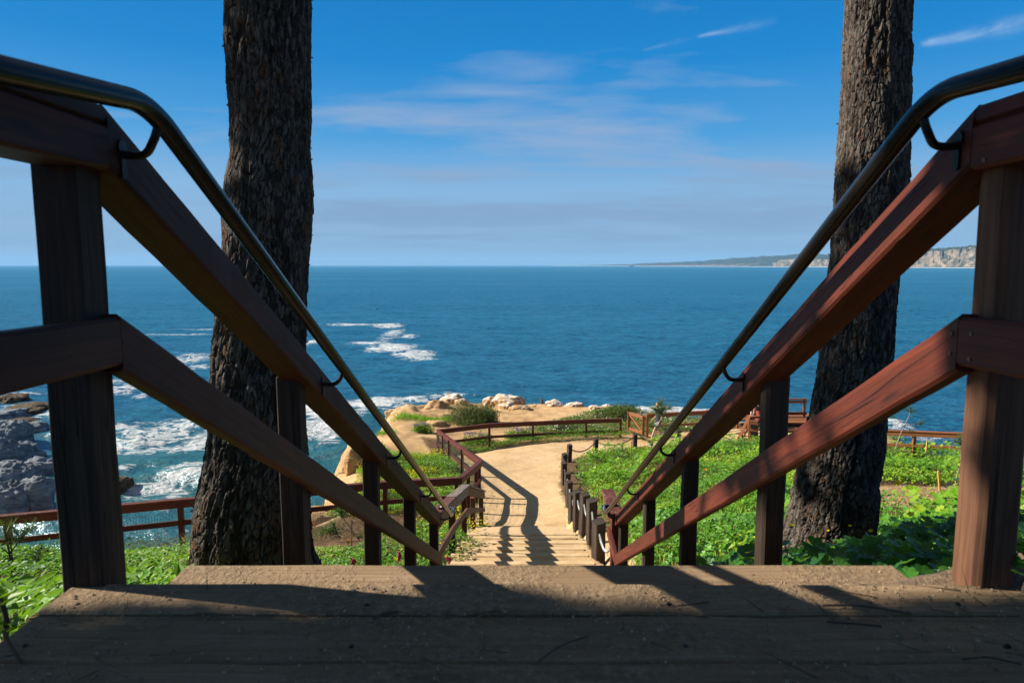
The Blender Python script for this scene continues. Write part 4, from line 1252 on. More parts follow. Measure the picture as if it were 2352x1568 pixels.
    # branches and crown above the picture, spread wide to darken the foreground
    if crown:
        bm_ = MB(); tips = []
        for q in range(14):
            z0 = ztopv + 2.2 + q * .34; a = q * 2.4 + seed
            c0 = np.array([np.interp(z0, zs, cx), Y, z0]); L = 1.8 - .06 * q
            dirv = np.array([cos(a), sin(a), .35])
            pth = smooth_path([c0, c0 + dirv * L * .5 + (0, 0, .05), c0 + dirv * L + (0, 0, .35)], 4)
            bm_.tube(pth, np.linspace(.06, .015, len(pth)), 6)
            tips += [pth[-1], pth[-3], pth[-5]]
        bm_.build('limbs', M['stemdk'], t)
        tips = np.array(tips)
        n_c = 9000
        q_ = r.normal(0, 1, (n_c, 3)); q_ /= np.linalg.norm(q_, axis=1)[:, None]; q_ *= r.random(n_c)[:, None] ** .45
        hub = np.array([np.interp(ztopv + 5, zs, cx) * .55, Y - 2.6, ztopv + 5.2])
        pos = hub + q_ * (4.6, 4.2, 1.7)
        pos = pos[(fbm(pos[:, 0] * .8 + seed, pos[:, 1] * .8, pos[:, 2] * .8, 2) > .40)]
        Vc, Fc = inst(*T_LEAF, pos, r.normal(0, 1, pos.shape), r.uniform(.16, .34, len(pos)), r)
        link('crown', Vc, Fc, M['needle'], t, attrs={'tint': np.repeat(r.random(len(pos)), 4)})
    return t


LROWS = [(0, 525, 713), (60, 517, 713), (120, 523, 714), (220, 529, 712), (300, 535, 711), (380, 531, 713), (430, 515, 716), (470, 512, 717), (540, 517, 712), (600, 515, 706), (660, 507, 703), (720, 506, 700), (780, 496, 697), (850, 490, 695), (900, 497, 694), (960, 492, 696), (1020, 482, 698), (1080, 474, 700), (1140, 455, 702), (1200, 456, 706), (1290, 458, 712), (1400, 452, 725), (1480, 440, 740)]
RROWS = [(0, 1949, 2091), (60, 1944, 2088), (130, 1939, 2087), (220, 1938, 2083), (330, 1932, 2080), (430, 1923, 2077), (500, 1921, 2070), (580, 1911, 2064), (660, 1903, 2056), (740, 1895, 2050), (820, 1886, 2043), (900, 1875, 2034), (970, 1862, 2026), (1040, 1850, 2019), (1110, 1834, 2010), (1180, 1818, 2001), (1240, 1806, 1995), (1310, 1790, 1990), (1400, 1780, 1995)]
trunk_tree('pine_tree', 'thick dark pine trunk with deeply plated bark behind the left railing', LROWS, 4.4, gz(-1.65, 4.4), 5, (.030, .105))
trunk_tree('pine_tree', 'slimmer pine trunk leaning behind the right railing', RROWS, 5.2, gz(2.45, 5.2), 9, (.026, .085))


def shade_tree(loc, land, xr, n, label, seed, leaf=(.14, .26), gap=0.0):
    # added tree out of view, crown shaped to cast shade; land = the patch of landing it shades (X0, X1, Y0, Y1)
    r = np.random.default_rng(seed)
    x, y = loc; z = gz(x, y)
    t = thing('pine_tree', label, 'tree', (x, y, z))
    m_ = n * 3
    Xl = r.uniform(land[0], land[1], m_); Yl = r.uniform(land[2], land[3], m_); px = r.uniform(*xr, m_)
    tt = (Xl - px) / -SUND[0]
    P = np.stack([px, Yl + SUND[1] * tt, PZ + SUND[2] * tt], 1)
    u = np.stack([(Xl - (land[0] + land[1]) / 2) / (land[1] - land[0]) * 2, (Yl - land[3] + .9) / (land[3] - land[2]) * 1.2, (px - sum(xr) / 2) / (xr[1] - xr[0]) * 2], 1)
    keep = ((np.abs(u) ** 2.6).sum(1) < 1.25) & (-P[:, 0] > .84 * P[:, 1]) & (P[:, 2] > z + 1.5)
    keep &= fbm(P[:, 0] * 1.5, P[:, 1] * 1.5, P[:, 2] * 1.5, 2) > gap
    P = P[keep][:n]
    top = P.mean(0)
    pth = smooth_path([(x, y, z - .3), (x + .1, y, z + (top[2] - z) * .5), top + (0, 0, .8)], 6)
    mb = MB().tube(pth, np.linspace(.16, .05, len(pth)), 10)
    for q in range(26):
        e = P[r.integers(len(P))]; c0 = pth[int(len(pth) * r.uniform(.5, .95))]
        mb.tube(smooth_path([c0, (c0 + e) / 2 + (0, 0, .1), e], 4), np.linspace(.04, .008, 9), 5)
    mb.build('trunk', M['bark2'], t)
    V, Fc = inst(*T_LEAF, P, r.normal(0, 1, P.shape), r.uniform(*leaf, len(P)), r)
    link('crown', V, Fc, M['needle'], t, attrs={'tint': np.repeat(r.random(len(P)), 4)})


M['bark2'] = plain('sapling_bark', (.09, .065, .048), .9, 0, .4, 14)
shade_tree((-6.6, 2.0), (-1.9, 3.4, -1.9, 1.245), (-7.8, -5.2), 8000, 'added unseen bushy pine left of the stairs, crown shaped to shade the landing', 21)
shade_tree((-8.9, 5.6), (.45, 4.6, 1.85, 5.6), (-9.8, -7.6), 3600, 'added unseen open crowned pine on the slope left of the stairs, shaped to dapple the right railing', 22, gap=.49)


# ------------------------------------------------------------------ saplings
def sapling(name, label, stem, tufts, mat, branches=(), r0=.014, nlen=.16, seed=1, dens=110, group='young pines'):
    r = np.random.default_rng(seed)
    stem = np.array(stem, float)
    t = thing(name, label, 'sapling', stem[0], group)
    pth = smooth_path(stem, 6)
    mb = MB().tube(pth, np.linspace(r0, r0 * .5, len(pth)), 7)
    for br in branches:
        q = smooth_path(br, 5); mb.tube(q, np.linspace(r0 * .55, r0 * .3, len(q)), 6)
    mb.build('stem', mat, t, smooth=True)
    Vs, Fs, Ts, off = [], [], [], 0
    for (c, rad, dirv) in tufts:
        c = np.array(c, float); dirv = np.array(dirv, float); dirv /= np.linalg.norm(dirv)
        n = int(dens)
        along = r.uniform(-rad * .9, rad * .3, n)
        nr = r.normal(0, .62, (n, 3)) + dirv * .75
        sz = r.uniform(.75, 1.2, n) * rad * 1.05
        tv = T_NEEDLE[0] * (2.2, 1, 1)
        V, Fc = inst(tv, T_NEEDLE[1], c + along[:, None] * dirv, nr, sz, r)
        Vs.append(V); Fs.append(Fc + off); off += len(V)
        Ts.append(np.repeat(np.clip(r.normal(.5, .25, n), 0, 1), 3))
    link('needles', np.concatenate(Vs), np.concatenate(Fs), M['needle'], t, attrs={'tint': np.concatenate(Ts)})
    return t


A = lambda x, y, Y: at(x, y, Y)
Ys = 24.3
sapling('young_pine', 'tall leaning young pine in front of the walking person', [A(1494, 1034, Ys), A(1499, 1012, Ys), A(1511, 978, Ys), A(1518, 955, Ys), A(1519, 912, Ys)],
        [(A(1519, 930, Ys), .34, (0, 0, 1)), (A(1505, 939, Ys), .33, (-1, 0, .3)), (A(1533, 937, Ys), .34, (1, 0, .3)), (A(1519, 946, Ys), .3, (.3, -.6, .3)), (A(1540, 984, Ys), .3, (.6, 0, .4)), (A(1528, 988, Ys), .3, (-.4, .2, .6)), (A(1551, 984, Ys), .26, (1, 0, .1)), (A(1497, 978, Ys), .2, (-1, 0, .1)), (A(1474, 1004, Ys), .2, (-.6, 0, .5))],
        M['stemlt'], [[A(1518, 956, Ys), A(1507, 946, Ys), A(1500, 938, Ys)], [A(1518, 956, Ys), A(1530, 944, Ys), A(1537, 938, Ys)], [A(1508, 988, Ys), A(1520, 986, Ys), A(1540, 988, Ys)], [A(1508, 988, Ys), A(1497, 980, Ys)], [A(1497, 1018, Ys), A(1482, 1010, Ys), A(1476, 1002, Ys)]], .022, seed=51, dens=150)
Ys = 19.5
sapling('young_pine', 'thin wispy young pine in the grass behind the chain posts', [A(1431, 1062, Ys), A(1430, 1040, Ys), A(1429, 1016, Ys)],
        [(A(1429, 1024, Ys), .22, (0, 0, 1)), (A(1424, 1034, Ys), .16, (-1, 0, .4)), (A(1437, 1032, Ys), .16, (1, 0, .4)), (A(1420, 1046, Ys), .16, (-1, 0, .2)), (A(1440, 1048, Ys), .16, (1, 0, .2))], M['stemdk'], [], .009, seed=52, dens=50)
Ys = 3.9
sapling('young_pine', 'dark shaded young pine at the left edge beside the fence', [A(34, 1368, Ys), A(28, 1310, Ys), A(20, 1262, Ys), A(8, 1212, Ys)],
        [(A(62, 1216, Ys), .075, (.5, 0, 1)), (A(76, 1212, Ys), .07, (1, 0, .8)), (A(48, 1228, Ys), .075, (.4, .3, .6)), (A(28, 1206, Ys), .06, (-.2, 0, 1)), (A(8, 1208, Ys), .07, (-.4, 0, 1)), (A(90, 1262, Ys), .07, (1, 0, .5)), (A(104, 1266, Ys), .07, (1, 0, .2)), (A(84, 1280, Ys), .06, (.8, 0, -.4)), (A(40, 1224, Ys), .06, (-.4, 0, .8)), (A(14, 1236, Ys), .06, (-.9, 0, .4))],
        M['stemdk'], [[A(28, 1312, Ys), A(45, 1294, Ys), A(70, 1288, Ys), A(92, 1274, Ys)], [A(22, 1272, Ys), A(36, 1252, Ys), A(56, 1224, Ys)], [A(22, 1272, Ys), A(10, 1262, Ys), A(2, 1258, Ys)], [A(36, 1368, Ys), A(33, 1320, Ys), A(27, 1270, Ys), A(22, 1230, Ys)]], .0085, seed=53, dens=70)
Ys = 11.3
sapling('young_pine', 'low spreading young pine between green stakes left of the stairs', [A(826, 1240, Ys), A(816, 1228, Ys), A(800, 1206, Ys), A(789, 1188, Ys), A(784, 1170, Ys)],
        [(A(784, 1172, Ys), .16, (0, 0, 1)), (A(777, 1174, Ys), .15, (-1, 0, .5)), (A(794, 1174, Ys), .16, (1, 0, .5)), (A(756, 1216, Ys), .2, (-1, 0, .4)), (A(742, 1222, Ys), .18, (-1, 0, -.3)), (A(770, 1222, Ys), .18, (-.4, -.3, .6)), (A(766, 1206, Ys), .17, (-.3, 0, 1)), (A(836, 1226, Ys), .16, (.7, 0, .4))],
        M['stemlt'], [[A(816, 1228, Ys), A(796, 1216, Ys), A(768, 1216, Ys)]], .012, seed=54, dens=130)
Ys = 18.8
sapling('young_pine', 'leaning sparse young pine rising past the fence right of the leaning trunk', [A(2056, 1033, Ys), A(2063, 1012, Ys), A(2074, 984, Ys), A(2088, 955, Ys), A(2091, 938, Ys)],
        [(A(2091, 938, Ys), .16, (0, 0, 1)), (A(2098, 944, Ys), .14, (1, 0, .1)), (A(2047, 955, Ys), .15, (-.8, 0, .1)), (A(2064, 946, Ys), .1, (-.4, 0, 1)), (A(2112, 972, Ys), .16, (1, 0, .3)), (A(2120, 970, Ys), .14, (1, 0, .8)), (A(2094, 988, Ys), .14, (.6, 0, -.2)), (A(2082, 941, Ys), .12, (-1, 0, .5))],
        M['stemlt'], [[A(2076, 980, Ys), A(2064, 964, Ys), A(2050, 956, Ys)], [A(2078, 976, Ys), A(2094, 974, Ys), A(2114, 972, Ys)], [A(2072, 988, Ys), A(2084, 990, Ys), A(2094, 988, Ys)]], .016, seed=55, dens=70)
Ys = 14.6
sapling('young_pine', 'staked young pine in the bare mulch near the right post', [A(2193, 1124, Ys), A(2197, 1096, Ys), A(2206, 1066, Ys), A(2217, 1040, Ys), A(2223, 1014, Ys)],
        [(A(2205, 1010, Ys), .17, (-.3, 0, 1)), (A(2196, 1014, Ys), .15, (-1, 0, .3)), (A(2216, 1012, Ys), .15, (.8, 0, .4)), (A(2229, 1012, Ys), .2, (.3, 0, 1)), (A(2240, 1006, Ys), .2, (.6, 0, 1)), (A(2222, 1052, Ys), .17, (.6, 0, .2)), (A(2226, 1066, Ys), .16, (.7, 0, -.4)), (A(2240, 990, Ys), .22, (.2, 0, 1)), (A(2232, 1044, Ys), .18, (1, 0, .4))],
        M['stemlt'], [[A(2208, 1062, Ys), A(2206, 1040, Ys), A(2205, 1016, Ys)], [A(2203, 1076, Ys), A(2194, 1060, Ys), A(2188, 1044, Ys)], [A(2202, 1084, Ys), A(2220, 1074, Ys), A(2236, 1068, Ys)]], .016, seed=56, dens=110)


def stake(x, y0, y1, Y, r, mat, label, lean=0.0, name='stake', sq=True):
    a, b = at(x, y0, Y), at(x + lean, y1, Y)
    a[2] -= .08
    mb = MB()
    if sq: mb.beam(a, b, r * 2, r * 2, up=(0, 1, 0), ch=.002, wob=.0005)
    else: mb.tube([a, b], r, 8)
    tag(mb.build(name, M[mat], loc=a), label, 'stake', 'planting stakes')


stake(2160, 1132, 1081, 14.3, .016, 'stake', 'raw pine stake left of the staked young pine in the mulch', -5)
stake(2225, 1128, 1084, 14.5, .016, 'stake', 'raw pine stake beside the right post at the mulch edge', 3)
stake(2128, 1030, 1012, 18.6, .018, 'stake', 'short pine stake in the leaves below the right fence', 2)
stake(2036, 1024, 1003, 18.9, .016, 'stake', 'short pine stake beside the leaning trunk near the fence', 0)
stake(1487, 1040, 1020, 24.0, .018, 'yellow', 'yellow painted stake at the foot of the tall leaning young pine', 1)
stake(1449.5, 1038, 1012, 23.2, .018, 'yellow', 'yellow painted stake left of the tall leaning young pine', 0)
stake(807, 1256, 1193, 10.6, .010, 'greenst', 'green metal stake standing left of the low spreading young pine', 1, sq=False)
stake(846, 1244, 1196, 11.0, .010, 'greenst', 'green metal stake half hidden behind the second left stair post', -3, sq=False)
a, b = at(1450, 1022, 23.2), at(1487, 1026, 24.0)
a, b = at(1450, 1026, 23.2), at(1487, 1024, 24.0)
tag(MB().tube([a, (a + b) / 2 - (0, 0, .02), b], .012, 5).build('marker_tape', M['yellow'], loc=(a + b) / 2), 'yellow tape stretched between the two yellow stakes', 'tape')
q = at(1496, 1021, 24.25)
tag(MB().tube([q + (cos(k) * .06, sin(k) * .06, 0) for k in np.linspace(0, 2 * pi, 10)], .025, 6, caps=False).build('tree_tie', M['greentie'], loc=q), 'green tie wrapped round the foot of the tall leaning young pine', 'tie')
q = at(2196, 1099, 14.6)
tag(MB().tube([q + (.05 + cos(k) * .12, sin(k) * .04, 0) for k in np.linspace(0, 2 * pi, 14)], .012, 6, caps=False).build('tree_tie', M['greentie'], loc=q), 'dark green tie looped round the staked young pine in the mulch', 'tie')
q = at(2174, 1128, 14.2)
t = thing('plant_marker', 'small tilted black marker on a short stem in the mulch', 'marker', q)
MB().beam(q, q + (0, 0, .12), .012, .012, up=(0, 1, 0)).build('stem', M['black'], t)
MB().beam(q + (-.05, -.01, .10), q + (.09, .02, .17), .09, .008).build('panel', M['black'], t)


def flag(x, y0, y1, Y, w, h, label, seed, mat='pink'):
    a, b = at(x, y0, Y), at(x, y1, Y)
    a[2] = min(a[2], gz(a[0], Y))
    t = thing('marker_flag', label, 'flag', a, 'pink marker flags')
    MB().tube([a, b], .0018, 5).build('wire', M['wire'], t)
    r = np.random.default_rng(seed)
    n = 8
    U, Vv = np.meshgrid(np.linspace(0, 1, n), np.linspace(0, 1, n), indexing='ij')
    X = b[0] + U * w * (1 - .45 * Vv); Z = b[2] - Vv * h - U * U * h * .5
    Yv = Y + .012 * np.sin(U * 7 + Vv * 4 + seed) * (U + .2)
    idx = np.arange(n * n).reshape(n, n)
    Q = np.stack([idx[:-1, :-1], idx[1:, :-1], idx[1:, 1:], idx[:-1, 1:]], -1).reshape(-1, 4)
    o = link('cloth', np.stack([X.ravel(), Yv.ravel(), Z.ravel()], 1), Q, M[mat], t, smooth=True)
    so = o.modifiers.new('thick', 'SOLIDIFY'); so.thickness = .001


flag(806, 1310, 1280, 5.6, .045, .06, 'drooping pink flag poking above the plank edge left of the stair posts', 1)
flag(914, 1310, 1263, 6.2, .03, .11, 'crumpled pink flag beside the third left stair post', 2)
flag(1024, 1305, 1277, 8.0, .075, .075, 'pink flag in the leaves between the railing foot and the sandy steps', 3)
flag(968, 1262, 1244, 8.6, .03, .03, 'tiny pink flag among the shoots behind the left railing', 4)
q = at(800, 1244, 9.6)
tag(MB().box(q, (.03, .02, .07)).build('marker_peg', M['orangef'], loc=q), 'small orange peg in the soil near the green stake', 'peg')
# poppy
q = at(1650 - 12, 1063, 10.5); q = at(1621, 1078, 10.5)
V, Fc = inst(*T_flower(), np.array([q]), np.array([[-.3, -.4, 1.0]]), np.array([.055]), np.random.default_rng(1))
tag(link('poppy', V, Fc, M['orangef'], loc=q), 'single orange poppy in the green leaves behind the right railing', 'flower')
# leafy shoot behind the last left post
def shoot(label, base, top, n, size, seed, mat='cover'):
    r = np.random.default_rng(seed)
    t = thing('leafy_shoot', label, 'plant', base)
    base, top = np.array(base, float), np.array(top, float)
    MB().tube(smooth_path([base - (0, 0, .05), (base + top) / 2 + (.01, 0, 0), top], 5), .005, 6).build('stem', M['stemdk'], t)
    f = r.uniform(.1, 1, n); pos = base + (top - base) * f[:, None]
    a = r.random(n) * 2 * pi
    out = np.stack([np.cos(a), np.sin(a), r.uniform(.2, .8, n)], 1)
    pos = pos + out * size * .5
    nr = np.stack([-np.cos(a) * .5, -np.sin(a) * .5, np.ones(n)], 1)
    V, Fc = inst(*T_LEAF, pos, nr, r.uniform(.7, 1.2, n) * size, r, None)
    link('leaves', V, Fc, M[mat], t, attrs={'tint': np.repeat(r.uniform(.4, 1, n), 4)})


q0 = at(966, 1275, 7.4); q1 = at(971, 1205, 7.4)
shoot('upright leafy shoot behind the last left stair post', q0, q1, 46, .075, 71)
q0 = at(2352, 1330, 1.30); q1 = at(2350, 1262, 1.35)
shoot('dark leafy weed at the foot of the right post', q0, q1, 26, .035, 72, 'mallow')
q0 = at(6, 1470, 1.25); q1 = at(-2, 1370, 1.3)
shoot('yellow green weed at the left end of the planks', q0, q1, 30, .045, 73)


# ------------------------------------------------------------------ bushes and boulders on the point
def bush(name, label, c, rad, n, mat, seed, leaf=(.05, .10), lumps=16, group=None):
    r = np.random.default_rng(seed)
    x, y = c; z = gz(x, y)
    t = thing(name, label, 'bush', (x, y, z), group)
    cc = r.normal(0, 1, (lumps, 3)); cc[:, 2] = np.abs(cc[:, 2]); cc /= np.linalg.norm(cc, axis=1)[:, None]; cc *= r.uniform(.45, .95, (lumps, 1))
    cen = np.array([x, y, z]) + cc * rad
    mb = MB()
    for q in cen: mb.tube(smooth_path([(x, y, z - .1), (np.array([x, y, z]) + q) / 2 + r.normal(0, .05, 3), q], 4), np.linspace(.025, .006, 9), 5)
    mb.build('stems', M['twig'], t)
    k = n // lumps
    sdv = np.array(rad) * .27
    pos = np.repeat(cen, k, 0) + r.normal(0, 1, (k * lumps, 3)).clip(-1.7, 1.7) * sdv
    pos = pos[pos[:, 2] > ground_z(pos[:, 0], pos[:, 1])]
    nr = r.normal(0, .8, pos.shape) + (0, 0, .6)
    V, Fc = inst(*T_LEAF, pos, nr, r.uniform(*leaf, len(pos)), r)
    tn = np.clip(.35 + .5 * r.random(len(pos)) + .25 * (fbm(pos[:, 0] * 3, pos[:, 1] * 3, pos[:, 2] * 3, 2) - .5), 0, 1)
    link('foliage', V, Fc, M[mat], t, attrs={'tint': np.repeat(tn, 4)})


bush('coastal_bush', 'large dark olive bush on the sandstone below the white topped rocks', (-1.95, 31.6), (1.1, .9, .98), 19000, 'bush', 81, (.035, .075), 22)
bush('coastal_bush', 'smaller dark bush touching the right side of the large olive bush', (-1.1, 32.6), (.6, .6, .72), 7000, 'bush', 82, (.035, .075))
bush('coastal_bush', 'low brown green scrub bush left of the open gate', (5.2, 33.0), (1.15, .8, .62), 7000, 'bush', 83)
bush('coastal_bush', 'flat green bush just behind the crossing fence on the sandstone', (2.35, 29.8), (.62, .4, .28), 2600, 'bush', 84)
bush('coastal_bush', 'tiny dark green bush beside the flat one behind the crossing fence', (1.35, 29.8), (.16, .14, .3), 700, 'bush', 85, (.03, .05), 5)
bush('sea_lavender', 'sea lavender clump with purple heads behind the crossing fence, nearest its middle post', (.35, 28.2), (.62, .35, .40), 1800, 'cover', 86)
bush('sea_lavender', 'sea lavender clump just right of the fence corner', (-1.45, 27.4), (.7, .4, .42), 2200, 'cover', 87)
bush('sea_lavender', 'sea lavender clump at the foot of the large olive bush', (-3.9, 29.2), (.55, .35, .36), 1500, 'cover', 88)
for (x, y, rx, rz, sd) in ((.35, 28.2, .5, .46, 1), (-1.45, 27.4, .5, .46, 2), (-3.9, 29.2, .45, .4, 3)):
    pass
def heads(x, y, rx, rz, sd, parent_label):
    r = np.random.default_rng(sd); n = 260
    ce = np.stack([r.uniform(-rx, rx, 9), r.uniform(-.25, .25, 9), np.full(9, rz)], 1)
    pos = np.repeat(ce, n // 9 + 1, 0) + r.normal(0, 1, ((n // 9 + 1) * 9, 3)) * (.09, .08, .025) + (x, y, gz(x, y))
    V, Fc = inst(*T_flower(), pos, r.normal(0, .4, pos.shape) + (0, 0, 1), r.uniform(.03, .05, len(pos)), r)
    par = [o for o in COL.objects if o.get('label') == parent_label][0]
    tag(link('flower_heads', V, Fc, M['pflower'], par, attrs={'tint': np.repeat(r.random(len(pos)), 11)}), kind='stuff')


heads(.35, 28.2, .55, .42, 1, 'sea lavender clump with purple heads behind the crossing fence, nearest its middle post')
heads(-1.45, 27.4, .5, .42, 2, 'sea lavender clump just right of the fence corner')
heads(-3.9, 29.2, .4, .36, 3, 'sea lavender clump at the foot of the large olive bush')


def boulder(label, c, size, seed, mat, rough=.35, group='rocks on the point', name='boulder', sub=None, zoff=0.0, z=None, fr=1.3, terr=0.0):
    V, Fc = sub or I5
    V = V.copy()
    o = seed * 7.3
    n = fbm(V[:, 0] * fr + o, V[:, 1] * fr + o, V[:, 2] * fr, 4) - .5
    n2 = np.abs(fbm(V[:, 0] * 2.6 + o, V[:, 1] * 2.6, V[:, 2] * 1.6 + o, 4) - .5)
    V = V * (1 + rough * 2 * n - rough * 1.2 * n2 + rough * .25)[:, None]
    V[:, 2] = np.where(V[:, 2] > .62, .62 + (V[:, 2] - .62) * .5, V[:, 2])
    if terr: V[:, 2] += terr * np.sin(V[:, 2] * 14 + 2 * n)
    V *= np.array(size)
    x, y = c[:2]; zz = (gz(x, y) if z is None else z) + zoff
    o = link(name, V + (x, y, zz), Fc, M[mat], loc=(x, y, zz), smooth=True)
    return tag(o, label, 'rock', group)


def rk(label, xl, xr, yt, yb, Y, seed, mat, rough=.3, dep=.8):
    l, r_ = at(xl, yb, Y), at(xr, yb, Y)
    w = (r_[0] - l[0]) / 2; h = at(xl, yt, Y)[2] - l[2]
    boulder(label, ((l[0] + r_[0]) / 2, Y), (w * .98, w * dep, h * .86 / .85), seed, mat, rough + .16, z=l[2] - h * .12, terr=.03, fr=1.3)


rk('domed white topped rock at the tip of the point, left of the bush', 1008, 1064, 896, 930, 40.2, 1, 'guano')
rk('small round pale rock leaning on the domed white topped rock', 1044, 1078, 908, 932, 39.4, 2, 'guano')
rk('long flat topped rock streaked white behind the large bush', 1128, 1208, 899, 936, 39.6, 3, 'guano', .3, .6)
rk('white streaked shoulder rock left of the long flat topped rock', 1106, 1152, 904, 934, 39.8, 4, 'guano')
rk('short dark faced stump rock in front of the long flat topped rock', 1142, 1182, 917, 942, 37.9, 5, 'guano')
rk('low tan slab in front of the long flat topped rock', 1168, 1216, 926, 944, 37.4, 6, 'guano_lite', .25)
rk('pair forming white rock right of the upright bird', 1252, 1296, 914, 932, 39.2, 7, 'guano', .35)
rk('low white splashed rock at the cliff rim, further right of the bird', 1296, 1342, 918, 936, 38.6, 8, 'guano', .35)
rk('white splashed rim rock touching the brown green scrub bush', 1352, 1386, 924, 944, 36.4, 9, 'guano', .35)
rk('pale rim rock half hidden behind the scrub bush', 1380, 1412, 923, 944, 36.2, 10, 'guano')
rk('white guano covered rock just behind the open gate', 1456, 1488, 939, 966, 33.0, 11, 'guano', .35)
rk('broad brown ledge rock with white spots at the left tip of the point', 884, 985, 917, 966, 36.2, 12, 'guano_lite', .42, .7)
rk('undercut brown rock joining the ledge to the bush', 945, 1045, 914, 974, 35.6, 13, 'tanrock', .45, .6)
rk('rounded tan rock at the foot of the large bush', 978, 1028, 953, 984, 31.0, 14, 'tanrock', .22)
boulder('tall sandstone buttress on the cliff edge behind the second left stair post', (-4.98, 21.9), (.66, .75, 1.75), 15, 'tanrock', .5, z=CAMZ - 7.15, terr=.02, fr=1.6)
boulder('pale sandstone knob behind the left fence wire', (-5.0, 16.2), (.8, .7, .75), 16, 'tanrock', .3, zoff=-.15)

# rocks along the shore far below, left
def shore(label, x, y, w, h, seed, mat, dz=0.0):
    p = atz(x, y, 0)
    boulder(label, p, (w * .74, w * .66, h * 1.2), seed, mat, .5, 'shore rocks below the left railing', 'shore_rock', I6 if w > 2.5 else I5, z=dz, fr=1.5, terr=.02)


shore('huge blue grey shore rock at the bottom left, nearest the fence', 14, 1172, 2.6, 2.5, 21, 'searock')
shore('shaded slab of shore rock sloping into the water left of the near post', 84, 1160, 2.0, 2.6, 22, 'searock')
shore('layered blue grey shore rock with a pale edge in the middle of the left stack', 36, 1118, 3.0, 2.5, 23, 'searock')
shore('long dark sloping shore rock behind the middle of the left stack', 96, 1092, 2.4, 1.9, 24, 'searock')
shore('sunlit beige shore rock upper in the left stack', 24, 1016, 3.0, 2.6, 25, 'searock')
shore('rounded grey shore rock under the beige one at the left edge', 6, 1066, 3.4, 2.6, 33, 'searock')
shore('flat topped grey shore rock jutting right below the beige one', 52, 1048, 2.6, 1.5, 34, 'searock')
shore('dark low rock lapped by water right of the beige shore rock', 72, 988, 2.4, 1.1, 26, 'searock')
shore('flat grey rock at the left edge above the beige one', 8, 962, 4.2, 1.4, 27, 'searock')
shore('long ragged brown reef beyond the left stack of rocks', 70, 948, 5.0, 1.4, 28, 'wetrock')
shore('small brown reef knob furthest out beside the near post', 34, 922, 3.2, 1.2, 29, 'wetrock')
shore('flat brown wave washed rock between reef and beige rock', 56, 970, 3.0, .5, 30, 'wetrock')
shore('dark wet rock with sunlit tip right of the near left post', 272, 1114, 1.5, .8, 31, 'wetrock')
shore('low wet rock just behind the near left post', 246, 1094, 1.3, .9, 32, 'wetrock')

# bird standing at the rim
p = at(1244.5, 932, 40.2); p[2] = gz(p[0], p[1])
bb = thing('seabird', 'slim brown seabird standing upright on the cliff rim', 'bird', p)
def lathe_path(mb, pts, rs, n=10): mb.tube(smooth_path(pts, 5), np.interp(np.linspace(0, 1, (len(pts) - 1) * 5 + 1), np.linspace(0, 1, len(rs)), rs), n)
mb = MB(); lathe_path(mb, [p + (.05, 0, .08), p + (.03, 0, .18), p + (0, 0, .30), p + (-.02, 0, .40), p + (-.02, 0, .47), p + (-.03, 0, .50)], [.03, .085, .08, .04, .03, .035]); mb.tube([p + (-.04, 0, .50), p + (-.13, 0, .485)], [.012, .004], 6)
mb.build('body', M['dryb'] if 'dryb' in M else plain('brown_feathers', (.10, .075, .055), .8), bb, smooth=True)
mb = MB(); mb.tube([p + (.01, .025, .1), p + (.0, .025, -.01), p + (-.04, .025, 0)], .008, 5); mb.tube([p + (.01, -.025, .1), p + (.0, -.025, -.01), p + (-.04, -.025, 0)], .008, 5); mb.build('legs', M['black'], bb)


# ------------------------------------------------------------------ people
def skin_fig(name, joints, edges, mat, parent, root=0, sub=2):
    me = bpy.data.meshes.new(name)
    me.from_pydata([tuple(j[:3]) for j in joints], edges, [])
    o = bpy.data.objects.new(name, me); COL.objects.link(o)
    m = o.modifiers.new('skin', 'SKIN'); m.use_smooth_shade = True
    for i, j in enumerate(joints):
        sv = me.skin_vertices[0].data[i]
        r = j[3]; sv.radius = (r, r) if np.isscalar(r) else r
        sv.use_root = (i == root)
    s2 = o.modifiers.new('sub', 'SUBSURF'); s2.levels = sub; s2.render_levels = sub
    me.materials.append(mat)
    o.parent = parent
    return o


SKIN = plain('skin', (.46, .26, .17), .55, 0, .06)
LIP = plain('lips', (.36, .13, .10), .5)


def remesh(o, v=.014, sm=4):
    r_ = o.modifiers.new('fuse', 'REMESH'); r_.mode = 'VOXEL'; r_.voxel_size = v; r_.use_smooth_shade = True
    q_ = o.modifiers.new('soft', 'SMOOTH'); q_.iterations = sm; q_.factor = .5
    return o


